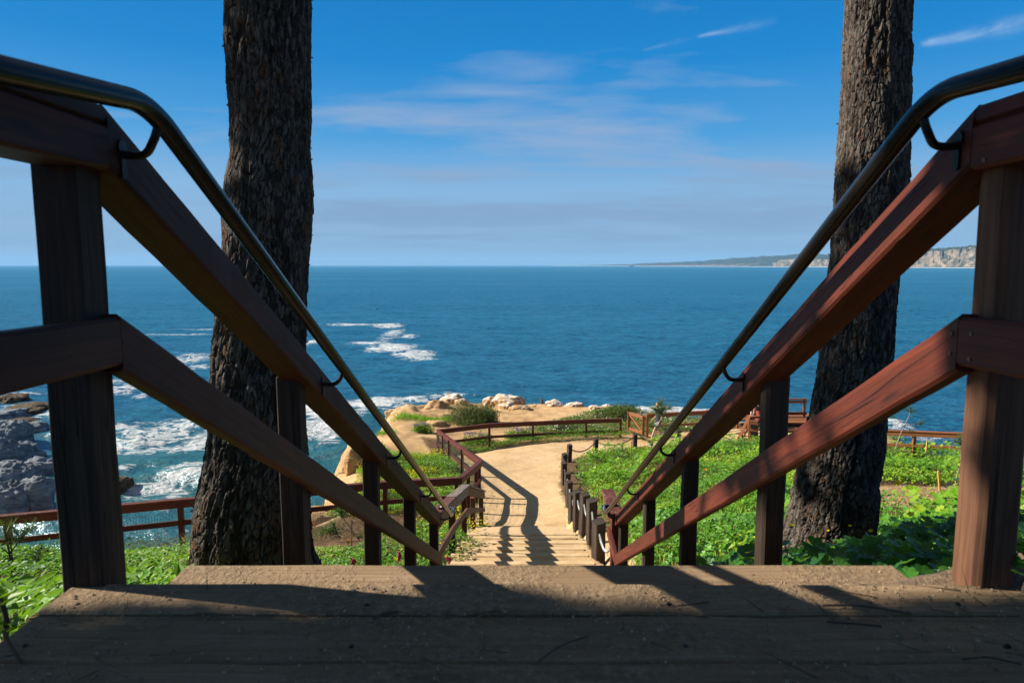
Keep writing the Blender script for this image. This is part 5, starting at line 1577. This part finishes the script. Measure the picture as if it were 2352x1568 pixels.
def person(label, p, yaw, shirt, shorts, hair, stride=.28, long=False, shoe=None, group=None, scale=.93):
    p = np.array(p, float)
    t = thing('person', label, 'person', p, group)
    t.scale = (scale,) * 3
    c, s = cos(yaw), sin(yaw)
    fc = np.array([c, s, 0]); lt = np.array([-s, c, 0])
    def J(f, l, z): return p + fc * f + lt * l + np.array([0, 0, z])
    def loft(mb, rings, n=18):              # horizontal elliptical rings: forward, lateral, up, half width, half depth
        an = np.arange(n) / n * 2 * pi
        V = [J(f, l, z) + np.cos(an)[:, None] * lt * w_ + np.sin(an)[:, None] * fc * d_ for f, l, z, w_, d_ in rings]
        k = np.arange(n); kn = (k + 1) % n
        fq = [np.stack([i * n + k, i * n + kn, (i + 1) * n + kn, (i + 1) * n + k], 1) for i in range(len(rings) - 1)]
        mb.add(np.concatenate(V), [np.concatenate(fq), k[::-1], (len(rings) - 1) * n + k])
    st = stride
    hip = .90
    leg = {1: [J(0, .09, hip), J(st * .6, .10, .50), J(st * .95, .10, .10)], -1: [J(0, -.09, hip), J(-st * .15, -.10, .49), J(-st * .95, -.10, .15)]}
    arm = {1: [J(.0, .18, 1.40), J(-.07, .23, 1.13), J(.07, .25, .90)], -1: [J(.0, -.18, 1.40), J(.0, -.24, 1.13), J(.16, -.23, .96)]}
    mb = MB()
    loft(mb, [(0, 0, .84, .13, .10), (0, 0, .95, .165, .115), (0, 0, 1.10, .140, .10), (.01, 0, 1.28, .165, .115), (.01, 0, 1.40, .175, .095), (.015, 0, 1.46, .09, .07), (.025, 0, 1.50, .055, .055), (.03, 0, 1.56, .055, .058)])
    loft(mb, [(.03, 0, 1.50, .03, .03), (.045, 0, 1.52, .052, .062), (.045, 0, 1.57, .066, .085), (.04, 0, 1.63, .075, .095), (.03, 0, 1.69, .076, .098), (.02, 0, 1.735, .058, .075), (.015, 0, 1.76, .025, .03)])
    mb.tube([J(.12, 0, 1.645), J(.152, 0, 1.612), J(.125, 0, 1.60)], [.011, .016, .012], 8)
    for k in (1, -1):
        mb.tube(smooth_path(leg[k], 6), np.interp(np.linspace(0, 1, 13), [0, .25, .5, .65, 1], [.085, .08, .055, .058, .036]), 12)
        mb.tube(smooth_path(arm[k], 6), np.interp(np.linspace(0, 1, 13), [0, .5, 1], [.052, .042, .027]), 10)
        mb.tube([J(.02, k * .076, 1.60), J(.015, k * .088, 1.63), J(.02, k * .078, 1.655)], .014, 6)
        w_ = arm[k][2]; dr = (arm[k][2] - arm[k][1]); dr /= np.linalg.norm(dr)
        mb.tube([w_ - dr * .02, w_ + dr * .05, w_ + dr * .085], [.026, .036, .034], 10)
    remesh(mb.build('body', SKIN, t), .008, 3)
    for k in (1, -1):                        # four fingers and a thumb on each hand
        w_ = arm[k][2]; dr = (arm[k][2] - arm[k][1]); dr /= np.linalg.norm(dr)
        mb = MB(); cu = fc * .8 - np.array([0, 0, .3])
        for q in range(4):
            a0 = w_ + dr * .075 + fc * ((1.5 - q) * .017); L = (.066, .078, .074, .056)[q]
            mb.tube(smooth_path([a0, a0 + dr * L * .5, a0 + dr * L * .85 - lt * k * .03], 4), np.linspace(.0085, .006, 9), 6)
        a0 = w_ + dr * .03 + fc * .03
        mb.tube(smooth_path([a0, a0 + dr * .03 + fc * .022, a0 + dr * .06 + fc * .022 - lt * k * .012], 4), np.linspace(.010, .007, 9), 6)
        mb.build('fingers', SKIN, t, smooth=True)
    mb = MB()
    loft(mb, [(0, 0, .86, .178, .135), (0, 0, .95, .180, .135), (0, 0, 1.10, .165, .120), (.01, 0, 1.28, .185, .135), (.01, 0, 1.40, .19, .112), (.015, 0, 1.465, .085, .075)])
    for k in (1, -1): mb.tube(smooth_path([arm[k][0], arm[k][0] * .45 + arm[k][1] * .55], 4), [.075, .074, .072, .07, .068], 12)
    remesh(mb.build('shirt', shirt, t), .014, 5)
    mb = MB()
    loft(mb, [(0, 0, .82, .165, .125), (0, 0, .90, .175, .132), (0, 0, .97, .168, .125)])
    e_ = .98 if long else .36
    for k in (1, -1):
        q = smooth_path(leg[k], 10); n_ = max(4, int(len(q) * e_))
        mb.tube(q[:n_], np.interp(np.linspace(0, e_, n_), [0, .4, 1], [.105, .098 if not long else .08, .055]), 14)
    remesh(mb.build('trousers' if long else 'shorts', shorts, t), .014, 4)
    for k, f_, z_ in ((1, st * .95, .05), (-1, -st * .95, .07)):
        mb = MB().tube([J(f_ - .08, k * .10, z_ - .005), J(f_ - .02, k * .10, z_ + .02), J(f_ + .08, k * .10, z_ - .005), J(f_ + .18, k * .10, z_ - .02)], [.036, .05, .046, .026], 12)
        mb.build('shoe', shoe or M['black'], t, smooth=True)
    mb = MB()
    loft(mb, [(-.045, 0, 1.55, .05, .03), (-.035, 0, 1.60, .076, .052), (-.02, 0, 1.66, .086, .085), (.0, 0, 1.715, .085, .10), (.01, 0, 1.76, .060, .08), (.01, 0, 1.785, .025, .03)])
    mb.build('hair', hair, t, smooth=True)
    mb = MB()
    for k in (-1, 1): mb.tube([J(.128, k * .03, 1.655), J(.134, k * .03, 1.655)], .008, 6)
    mb.build('eyes', M['black'], t)
    MB().tube([J(.122, -.024, 1.575), J(.132, 0, 1.573), J(.122, .024, 1.575)], .006, 5).build('mouth', LIP, t)
    return t


navy = plain('navy_shirt', (.014, .018, .028), .8, 0, .2)
greyc = plain('grey_shorts', (.13, .15, .16), .85, 0, .2)
brownh = plain('brown_hair', (.06, .035, .02), .7, 0, .3)
coral = plain('coral_top', (.42, .09, .07), .8)
palej = plain('pale_jacket', (.45, .48, .55), .8)
dkp = plain('dark_trousers', (.014, .015, .02), .8)
p = at(1511, 1016, 27.1); p[2] = gz(p[0], 27.1) - .01
person('person in a navy shirt and grey shorts walking past the gate behind the young pine', p, radians(188), navy, greyc, brownh, .36)
p = at(1741, 1000, 29.0); p[2] = CAMZ - 7.45
person('person in a coral top with dark trousers by the deck rail', p, radians(70), coral, dkp, brownh, .1, True)
p = at(1729, 1000, 29.2); p[2] = CAMZ - 7.45
person('person in a pale jacket and dark trousers standing left of the coral top', p, radians(120), palej, dkp, brownh, .1, True)
q = at(1741, 938, 28.85)
tag(MB().beam(q + (-.1, 0, 0), q + (.12, 0, .02), .14, .2, ch=.05).build('shoulder_bag', M['black'], loc=q), 'black bag worn at the waist of the person in the coral top', 'bag')

# ------------------------------------------------------------------ sea
FO = [  # measured foam: x, y, half width, half height (photo units), strength
    (400, 768, 110, 4, .9), (470, 757, 80, 3, .7), (830, 745, 90, 3, 1.0), (890, 748, 40, 5, 1.0), (905, 765, 26, 12, .8), (890, 778, 30, 10, .6), (940, 773, 30, 5, .7), (850, 789, 60, 6, .9), (900, 800, 60, 9, 1.1), (950, 815, 50, 10, 1.1), (975, 826, 35, 6, .9), (960, 800, 40, 22, .35), (715, 787, 22, 10, 1.1),
    (425, 828, 60, 16, .8), (400, 812, 50, 5, .7), (450, 842, 40, 7, .8), (300, 893, 60, 16, .8), (260, 880, 40, 8, .8), (330, 908, 30, 10, .7),
    (330, 1010, 120, 38, .75), (420, 985, 90, 22, .8), (430, 1020, 80, 30, .8), (280, 985, 50, 14, .75), (350, 1040, 110, 10, .6), (430, 1095, 70, 14, 1.0), (350, 1115, 90, 10, .9), (460, 1080, 50, 10, 1.0), (300, 1140, 60, 10, .6), (400, 1130, 60, 20, .6),
    (750, 985, 60, 26, 1.4), (800, 930, 130, 10, 1.5), (870, 920, 60, 7, 1.5), (720, 960, 60, 12, 1.4), (760, 1010, 40, 18, .9), (600, 940, 80, 14, .9), (560, 1000, 70, 30, .8), (800, 955, 60, 8, 1.2), (930, 916, 70, 5, 1.3), (1040, 910, 60, 4, 1.0),
    (60, 905, 70, 6, .7), (100, 960, 40, 14, .8), (120, 1000, 30, 12, .6), (130, 1040, 30, 10, .5), (290, 1085, 25, 8, .8), (30, 935, 40, 6, .8), (330, 1180, 160, 16, .5), (400, 1230, 120, 16, .5),
    (1530, 945, 120, 5, 1.3), (1620, 948, 60, 5, 1.2), (1470, 942, 40, 4, 1.0), (1830, 960, 60, 8, .8), (2050, 975, 36, 12, 1.0), (2120, 1000, 90, 14, .6), (2200, 1010, 60, 14, .5), (1320, 905, 60, 3, .5)]


def build_sea():
    rr = [26.0]
    while rr[-1] < 60000: rr.append(rr[-1] * (1.010 if rr[-1] < 700 else 1.03))
    rr = np.array(rr)
    th = np.concatenate([np.linspace(-178, -52, 60)[:-1], np.linspace(-52, 52, 620), np.linspace(52, 178, 60)[1:]]) * pi / 180
    Rg, Tg = np.meshgrid(rr, th, indexing='ij')
    X, Y = Rg * np.sin(Tg), Rg * np.cos(Tg)
    cell = np.maximum(Rg * .0104, Rg * .0035)
    Z = np.zeros(X.shape)
    r = np.random.default_rng(5)
    for lam, amp, nn in ((26, .20, 4), (14, .14, 5), (8, .10, 6), (5, .07, 6), (3.2, .045, 6)):
        for _ in range(nn):
            a = r.normal(radians(95), .45); l = lam * r.uniform(.8, 1.25); k = 2 * pi / l
            ph = (X * cos(a) + Y * sin(a)) * k + r.random() * 6.28 + 1.5 * (vnoise(X / (l * 5), Y / (l * 5), lam) - .5) * 3
            Z += amp / math.sqrt(nn) * np.sin(ph) * sstep(1.0, 2.2, l / cell / 1.6)
    foam = np.zeros(X.shape)
    for (x, y, rx, ry, s) in FO:
        c = atz(x, y, 0); d2 = c[1] ** 2 + CAMZ ** 2
        sx = rx / F * math.sqrt(d2); sy = ry / F * d2 / CAMZ
        q = ((X - c[0]) / sx) ** 2 + ((Y - c[1]) / sy) ** 2
        foam = np.maximum(foam, s * np.exp(-q * .9)) + .12 * s * np.exp(-q * .4)
    cd = sdist(COAST, X, Y)
    near = sstep(-22, -5, cd) * sstep(200, 100, Rg)
    shal = sstep(-100, -8, cd) * sstep(0, -60, X - 18 + 0 * Y) + .55 * sstep(130, 60, Rg) * sstep(20, -15, X)
    foam = np.maximum(foam, near * .35)
    surf = np.clip(foam, 0, 1.2) * sstep(320, 160, Rg)
    Z *= 1 + .6 * sstep(170, 90, Rg) * sstep(5, -20, X)
    Z += surf * (.55 * fbm(X * .35, Y * .7, 3, 4) + .15 * fbm(X * 1.4, Y * 1.8, 8, 3))
    V = np.stack([X.ravel(), Y.ravel(), Z.ravel()], 1)
    n, m_ = X.shape
    idx = np.arange(n * m_).reshape(n, m_)
    Q = np.stack([idx[:-1, :-1], idx[:-1, 1:], idx[1:, 1:], idx[1:, :-1]], -1).reshape(-1, 4)[:, ::-1]
    o = link('sea', V, Q, M['sea'], attrs={'foam': np.clip(foam, 0, 2).ravel(), 'shal': np.clip(shal, 0, 1).ravel()}, smooth=True)
    tag(o, kind='structure')


def sea_mat():
    m = NT('sea_water')
    P = m.pos()
    foam = m.attr('foam'); shal = m.attr('shal')
    big = m.noise(m.map(P, (.0016, .006, 1)), 1.0, 4, .6)
    midn = m.noise(m.map(P, (.05, .16, 1), rot=(0, 0, .12)), 1.0, 4, .6)
    w1 = m.noise(m.map(P, (.20, .46, .3), rot=(0, 0, .1)), 1.0, 6, .66)
    w2 = m.noise(m.map(P, (.75, 1.5, 1), rot=(0, 0, -.2)), 1.0, 5, .7)
    c = m.ramp(big, [(.35, (.006, .115, .235)), (.65, (.020, .185, .335))])
    c = m.mix(m.ramp(midn, [(.4, 0), (.65, .6)]), c, (.007, .150, .255))
    c = m.mix(m.ramp(w1, [(.38, .7), (.58, 0)]), c, (.001, .040, .090))  # wave shading put into the colour: darker troughs
    c = m.mix(m.ramp(w2, [(.48, 0), (.66, .75)]), c, (.04, .26, .37))  # ripple highlights put into the colour
    c = m.mix(m.math('MULTIPLY', shal, m.ramp(w1, [(.3, .45), (.7, 1.0)])), c, (.035, .165, .145))
    lace = m.noise(m.map(P, (.30, .62, .42)), 1.0, 7, .72, 1.0)
    ridg = m.math('ABSOLUTE', m.math('SUBTRACT', m.noise(m.map(P, (.30, .42, .3)), 1.0, 5, .62, .8), .5))
    lac2 = m.ramp(ridg, [(.0, .46), (.10, 0)])
    fsum = m.math('ADD', m.math('ADD', m.math('MULTIPLY', foam, .37), m.math('SUBTRACT', lace, .5)), m.math('MULTIPLY', lac2, m.math('MINIMUM', foam, .8)))
    k = m.ramp(fsum, [(.36, 0), (.46, .55), (.70, 1)])
    # small whitecaps
    wc = m.noise(m.map(P, (.10, .55, 1)), 1.0, 5, .75)
    k = m.math('MAXIMUM', k, m.ramp(wc, [(.765, 0), (.80, .45)]))
    c2 = m.mix(k, c, (.80, .83, .84))
    h = m.math('ADD', m.math('MULTIPLY', w1, 1.0), m.math('MULTIPLY', w2, .55))
    bmp = m.bump(h, 1.0, 2.1)
    m.t.nodes.remove(m.b)
    df = m.n('ShaderNodeBsdfDiffuse', None, Color=c2, Normal=bmp)
    gl = m.n('ShaderNodeBsdfGlossy', None, Color=(.72, .90, 1.0), Roughness=.22, Normal=m.bump(h, .5, .8))
    fr = m.n('ShaderNodeFresnel', None, IOR=1.33).outputs[0]
    fac = m.math('MULTIPLY', m.math('MINIMUM', m.math('MULTIPLY', fr, .6), .22), m.math('SUBTRACT', 1.0, k))
    mx = m.n('ShaderNodeMixShader', None, Fac=fac)
    m.t.links.new(df.outputs[0], mx.inputs[1]); m.t.links.new(gl.outputs[0], mx.inputs[2])
    m.t.links.new(mx.outputs[0], m.out.inputs[0])
    return m.m


M['sea'] = sea_mat()
build_sea()

# kayak and ship
p = atz(865, 711, 0.0)
t = thing('kayak', 'tiny blue kayak on the open sea left of centre', 'kayak', p)
mb = MB(); s_ = np.linspace(-1, 1, 13); mb.tube([p + (q * 1.75, 0, .18 + .12 * q * q) for q in s_], [.02 + .33 * (1 - q * q) for q in s_], 10); mb.build('hull', plain('blue_hull', (.0, .22, .45), .4), t, smooth=True)
t2 = thing('person', 'person paddling the blue kayak', 'person', p + (-.1, 0, .3))
o = skin_fig('body', [(0, 0, .0, .17), (0, 0, .35, .16), (0, 0, .52, .06), (0, 0, .68, .10), (.05, .25, .4, .06), (.3, .3, .3, .045), (.05, -.25, .4, .06), (.3, -.3, .3, .045)], [(0, 1), (1, 2), (2, 3), (1, 4), (4, 5), (1, 6), (6, 7)], plain('red_vest', (.4, .08, .06), .7), t2)
q = p + (.2, 0, .62)
tag(MB().tube([q + (-.3, -1.0, .2), q + (.3, 1.0, -.2)], .025, 6).build('paddle', M['black'], loc=q), 'black paddle held across the blue kayak', 'paddle')
p = atz(1450, 612.2, 0); p[2] = 0
sc_ = p[1] / F
t = thing('ship', 'small white boat near the horizon right of centre', 'boat', p)
L = 5.5 * sc_
mb = MB(); mb.beam(p + (-L, 0, .9 * sc_), p + (L, 0, .9 * sc_), 2.2 * sc_, 1.6 * sc_, ch=.3 * sc_, wob=0, seg=1e6); mb.build('hull', plain('dark_hull', (.05, .06, .08), .5), t)
mb = MB(); mb.beam(p + (-L * .7, 0, 2.5 * sc_), p + (-L * .1, 0, 2.5 * sc_), 1.5 * sc_, 1.8 * sc_, wob=0, ch=.2 * sc_, seg=1e6); mb.build('cabin', M['white'], t)
mb = MB(); mb.beam(p + (-L * .5, 0, 3.2 * sc_), p + (-L * .5, 0, 5.2 * sc_), .3 * sc_, .3 * sc_, up=(0, 1, 0), wob=0, ch=.05 * sc_, seg=1e6); mb.build('mast', M['white'], t)


# ------------------------------------------------------------------ far coast
def coast_mat():
    m = NT('far_coast')
    cl_ = m.attr('cliff')
    P = m.pos()
    n = m.noise(m.map(P, (.010, .010, .022)), 1.0, 6, .68, .6)
    n2 = m.noise(m.map(P, (.004, .004, .02)), 1.0, 5, .6)
    cliffc = m.ramp(n, [(.40, (.035, .045, .03)), (.50, (.13, .10, .07)), (.60, (.24, .18, .125)), (.74, (.33, .255, .18))])
    veg = m.ramp(n, [(.3, (.012, .022, .020)), (.55, (.030, .044, .034)), (.72, (.075, .082, .06))])  # bluish dark scrub tint; distance haze put into the colour
    hs = m.noise(m.map(P, (.02, .02, .03)), 1.0, 3, .7)
    veg = m.mix(m.ramp(hs, [(.66, 0), (.70, .7)]), veg, (.5, .46, .4))
    k = m.ramp(m.math('ADD', cl_, m.math('MULTIPLY', m.math('SUBTRACT', n2, .5), .8)), [(.42, 0), (.58, 1)])
    m.set(Base_Color=m.mix(k, veg, cliffc), Roughness=.95)
    m.b.inputs['Specular IOR Level'].default_value = .1
    return m.m


M['coast'] = coast_mat()
def far_coast():
    xs = np.arange(1270, 2760, 1.0)
    Rd = np.interp(xs, [1270, 1500, 1650, 1780, 1900, 2060, 2350, 2760], [17500, 13500, 11000, 9000, 7600, 6200, 4600, 3600])
    top = np.interp(xs, [1270, 1330, 1450, 1480, 1560, 1620, 1680, 1740, 1800, 1830, 1900, 1960, 2050, 2110, 2140, 2200, 2270, 2350, 2500, 2760], [0.3, 2, 5, 8, 10, 11, 17, 21, 24, 27, 25, 27, 30, 34, 36, 40, 45, 50, 62, 80])
    cf = np.interp(xs, [1270, 1600, 1760, 1775, 1790, 1890, 1905, 2040, 2100, 2180, 2270, 2760], [.30, .28, .30, .35, .55, .55, .5, .6, .80, .86, .93, .95])
    cliffness = np.interp(xs, [1270, 1600, 1700, 1770, 1785, 1900, 2760], [.55, .6, .45, .35, 1.0, .95, .95])
    top = top + (fbm(xs * .09, xs * 0 + 3, 1, 4) - .5) * np.interp(xs, [1270, 1500, 1700, 2760], [.6, 2, 5, 4.0])
    top = np.maximum(top, .2)
    H = (top * 1.12 + CAMZ / Rd * F) / F * Rd * np.interp(xs, [1270, 1400, 1640], [.15, .55, 1])
    az = (xs - 1176) / F
    prof = np.concatenate([np.linspace(0, .06, 3), np.linspace(.08, 1, 26), np.linspace(1.03, 2.0, 14)])
    V, CLf = [], []
    for j, t in enumerate(prof):
        gul = (fbm(xs * .10, xs * 0 + 8.8, t * 1.2, 4) - .5) * 2
        if t <= 1:
            back = Rd * (.002 + .028 * t + .012 * gul * sstep(.05, .3, t))
            z = H * cf * (t ** (1.0)) * (1 + .12 * gul * np.sin(pi * min(t, 1)))
            cl_ = cliffness * sstep(.04, .09, t)
        else:
            f = (t - 1)
            back = Rd * (.030 + .16 * f)
            z = H * (cf + (1 - cf) * np.sin(f * pi / 2)) + H * .025 * (vnoise(xs * .30, xs * 0 + j * 1.7, 3) - .4) * sstep(0, .3, f)
            cl_ = np.zeros(len(xs))
        R2 = Rd + back
        V.append(np.stack([az * R2, R2, z - (2 if t == 0 else 0)], 1)); CLf.append(cl_ * np.ones(len(xs)))
    V.append(np.stack([az * (Rd * 1.25), Rd * 1.25, np.full(len(xs), -5.0)], 1)); CLf.append(np.zeros(len(xs)))
    n, m_ = len(prof) + 1, len(xs)
    idx = np.arange(n * m_).reshape(n, m_)
    Q = np.stack([idx[:-1, :-1], idx[:-1, 1:], idx[1:, 1:], idx[1:, :-1]], -1).reshape(-1, 4)
    tag(link('distant_coast', np.concatenate(V), Q, M['coast'], attrs={'cliff': np.concatenate(CLf)}, smooth=True), kind='structure')
    # surf along the foot of the cliffs
    V = []
    for o_, zz in ((-.004, .3), (-.0015, 3.5), (.001, 3.0), (.003, .5)):
        R2 = Rd * (1 + o_ + .001 * (fbm(xs * .2, xs * 0 + 2, 2, 3) - .5)); V.append(np.stack([az * R2, R2, zz + .8 * vnoise(xs * .8, xs * 0, 4)], 1))
    idx = np.arange(4 * m_).reshape(4, m_)
    Q = np.stack([idx[:-1, :-1], idx[:-1, 1:], idx[1:, 1:], idx[1:, :-1]], -1).reshape(-1, 4)
    tag(link('surf', np.concatenate(V), Q, M['white'], smooth=True), kind='stuff')
    # trees on the near headland
    r = np.random.default_rng(6)
    n_t = 230
    x = r.uniform(2085, 2420, n_t); x = x[fbm(x * .02, x * 0, 5, 3) > .42]
    Rt = np.interp(x, xs, Rd) * 1.085; hz = np.interp(x, xs, H) * (np.interp(x, xs, cf) + (1 - np.interp(x, xs, cf)) * .5)
    s = r.uniform(7, 15, len(x))
    tv = I2[0] * (1.35, 1.0, .75)
    pos = np.stack([(x - 1176) / F * Rt, Rt, hz + s * .5], 1)
    Vt, Ft = inst(tv, I2[1], pos, np.tile([[0, 0, 1.0]], (len(x), 1)) + r.normal(0, .1, (len(x), 3)), s, r)
    Vt += (fbm(Vt[:, 0] * .15, Vt[:, 1] * .15, Vt[:, 2] * .15, 2)[:, None] - .5) * 9
    tag(link('clifftop_trees', Vt, Ft, plain('far_canopy', (.03, .045, .025), .95), smooth=False), kind='stuff')


far_coast()

# ------------------------------------------------------------------ air
def haze():
    mb = MB()
    X0, X1, Y0, Y1, Z0, Z1 = -24000, 24000, -300, 26000, -8, 300
    V = np.array([(x, y, z) for x in (X0, X1) for y in (Y0, Y1) for z in (Z0, Z1)], float)
    Q = np.array([(0, 1, 3, 2), (4, 6, 7, 5), (0, 4, 5, 1), (2, 3, 7, 6), (0, 2, 6, 4), (1, 5, 7, 3)])
    m = NT('pale_air')
    m.t.nodes.remove(m.b)
    v = m.n('ShaderNodeVolumePrincipled', None, Color=(.33, .66, 1.0), Density=HAZE)
    m.t.links.new(v.outputs[0], m.out.inputs['Volume'])
    o = link('haze', V, Q, m.m)
    tag(o, kind='stuff')


HAZE = 2.9e-5
haze()

# ------------------------------------------------------------------ sky, sun, camera
def world():
    w = bpy.data.worlds.new('World'); SC.world = w; w.use_nodes = True
    nt = w.node_tree
    class W(NT):
        def __init__(s): s.t = nt
    m = W()
    bg = nt.nodes['Background']
    sky = m.n('ShaderNodeTexSky', {'sky_type': 'NISHITA', 'sun_disc': False, 'sun_elevation': SUN_EL, 'sun_rotation': -SUN_AZ, 'altitude': 20.0, 'air_density': 1.0, 'dust_density': .35, 'ozone_density': 2.5})
    sp0 = m.n('ShaderNodeSeparateXYZ', None, Vector=m.n('ShaderNodeTexCoord').outputs['Generated'])
    air = m.ramp(sp0.outputs['Z'], [(.0, (1.28, 2.2, 3.35)), (.05, (1.5, 2.5, 3.85)), (.11, (1.35, 2.65, 4.25)), (.175, (.38, 1.98, 4.15)), (.27, (.03, 1.38, 3.7)), (.37, (.0, 1.08, 3.2)), (.52, (.5, .95, 1.9)), (.85, (.8, .85, 1.05))])
    c = m.mix(.975, sky.outputs[0], air)
    d = m.n('ShaderNodeTexCoord').outputs['Generated']
    sp = m.n('ShaderNodeSeparateXYZ', None, Vector=d)
    z = sp.outputs['Z']
    zz = m.math('ADD', m.math('MAXIMUM', z, 0), .09)
    px = m.math('DIVIDE', sp.outputs['X'], zz); py = m.math('DIVIDE', sp.outputs['Y'], zz)
    pv = m.n('ShaderNodeCombineXYZ', None, X=px, Y=py, Z=0.0).outputs[0]
    # soft banks of cloud, each in its own part of the sky (bearing u, height v)
    yy = m.math('MAXIMUM', m.math('ABSOLUTE', sp.outputs['Y']), .05)
    u = m.math('DIVIDE', sp.outputs['X'], yy); v = m.math('DIVIDE', z, yy)
    front = m.math('GREATER_THAN', sp.outputs['Y'], .05)
    def uv(x, y): d_ = ray(x, y); return d_[0] / d_[1], d_[2] / d_[1]
    def bank(x, y, rx, ry, amp):
        u0, v0 = uv(x, y); du = rx / F; dv = ry / F
        q = m.math('ADD', m.math('POWER', m.math('ABSOLUTE', m.math('DIVIDE', m.math('SUBTRACT', u, u0), du)), 2.0), m.math('POWER', m.math('ABSOLUTE', m.math('DIVIDE', m.math('SUBTRACT', v, v0), dv)), 2.0))
        return m.math('MULTIPLY', m.math('EXPONENT', m.math('MULTIPLY', q, -1.0)), amp)
    tot = None
    for bk in ((1310, 325, 260, 55, .75), (960, 385, 300, 40, .55), (1120, 165, 170, 60, .34), (1300, 505, 520, 42, .85), (860, 490, 240, 30, .7), (1730, 425, 260, 55, .75), (1800, 500, 240, 40, .7), (1000, 560, 700, 22, .45),
               (430, 110, 190, 60, .22), (60, 40, 160, 50, .26), (120, 420, 260, 90, .42), (1620, 265, 240, 40, .35), (-500, 300, 500, 120, .5), (3000, 350, 600, 120, .5), (850, 270, 260, 28, .35)):
        e_ = bank(*bk); tot = e_ if tot is None else m.math('ADD', tot, e_)
    n1 = m.noise(m.map(pv, (.55, 1.05, 1), loc=(3.4, 1.2, 0)), 1.0, 7, .56, .4)
    n2 = m.noise(m.map(pv, (1.5, 3.2, 1), loc=(1.1, 7.2, 0)), 1.0, 5, .55, .3)
    nn = m.math('ADD', m.math('MULTIPLY', n1, .7), m.math('MULTIPLY', n2, .3))
    k = m.math('MULTIPLY', m.ramp(m.math('ADD', m.math('MULTIPLY', tot, .47), m.math('MULTIPLY', m.math('SUBTRACT', nn, .52), 2.1)), [(.06, 0), (.42, 1)]), m.math('MULTIPLY', front, .95))
    cl = m.ramp(z, [(.0, (1.3, 2.15, 3.3)), (.10, (1.42, 2.25, 3.45)), (.17, (1.75, 2.5, 3.75)), (.3, (1.2, 2.2, 3.8))])
    c = m.mix(k, c, cl)
    # two thin mares' tails high on the right
    def tail(xa, ya, xb, yb, w_, amp, seed_):
        global c_
        (ua, va), (ub, vb) = uv(xa, ya), uv(xb, yb)
        L = math.hypot(ub - ua, vb - va); ex, ey = (ub - ua) / L, (vb - va) / L
        du_ = m.math('SUBTRACT', u, ua); dv_ = m.math('SUBTRACT', v, va)
        s_ = m.math('DIVIDE', m.math('ADD', m.math('MULTIPLY', du_, ex), m.math('MULTIPLY', dv_, ey)), L)
        t_ = m.math('ADD', m.math('MULTIPLY', du_, -ey), m.math('MULTIPLY', dv_, ex))
        wv_ = m.n('ShaderNodeCombineXYZ', None, X=m.math('MULTIPLY', s_, 3.0), Y=m.math('MULTIPLY', t_, 60.0), Z=seed_).outputs[0]
        nz_ = m.noise(wv_, 1.0, 5, .6, .5)
        wid = m.math('ADD', m.math('MULTIPLY', s_, w_ / F), w_ * .35 / F)
        g_ = m.math('EXPONENT', m.math('MULTIPLY', m.math('POWER', m.math('ABSOLUTE', m.math('DIVIDE', t_, wid)), 2.0), -1.0))
        win = m.math('MULTIPLY', m.ramp(s_, [(-.0, 0), (.08, 1), (.3, .9), (1.0, 0)]), front)
        return m.math('MULTIPLY', m.math('MULTIPLY', g_, win), m.math('MULTIPLY', m.ramp(nz_, [(.3, .1), (.65, 1)]), amp))
    k2 = m.math('ADD', tail(2108, 104, 2460, 30, 17, .75, 1.0), m.math('ADD', tail(1596, 86, 1790, 46, 8, .55, 2.0), tail(1470, 118, 1600, 84, 6, .18, 3.0)))
    c = m.mix(m.math('MINIMUM', k2, 1.0), c, (2.6, 3.6, 5.0))
    m.put(bg.inputs[0], c)
    bg.inputs[1].default_value = .088


world()
sun = bpy.data.lights.new('Sun', 'SUN'); sun.energy = 5.0; sun.angle = radians(.5); sun.color = (1.0, .92, .79)
so = bpy.data.objects.new('sun', sun); COL.objects.link(so)
so.rotation_euler = Vector(tuple(SUND)).to_track_quat('Z', 'Y').to_euler()
so.location = (-20, 12, 40)

cam = bpy.data.cameras.new('Camera'); cam.lens = 24.0; cam.sensor_width = 36.0; cam.clip_start = .05; cam.clip_end = 200000
cam.dof.use_dof = True; cam.dof.focus_distance = 9.0; cam.dof.aperture_fstop = 7.1
co = bpy.data.objects.new('camera', cam); COL.objects.link(co)
co.location = (0, 0, CAMZ); co.rotation_euler = (radians(90) - PITCH, 0, 0)
SC.camera = co
vs = SC.view_settings
vs.view_transform = 'Standard'; vs.look = 'None'; vs.exposure = 0.95; vs.gamma = 1.0; vs.use_curve_mapping = False
SC.render.resolution_x, SC.render.resolution_y = 1024, 682
try:
    SC.cycles.use_denoising = True
    SC.cycles.volume_bounces = 1
    SC.cycles.max_bounces = 8
    SC.cycles.transparent_max_bounces = 12
    SC.cycles.sample_clamp_indirect = 6
except Exception: pass
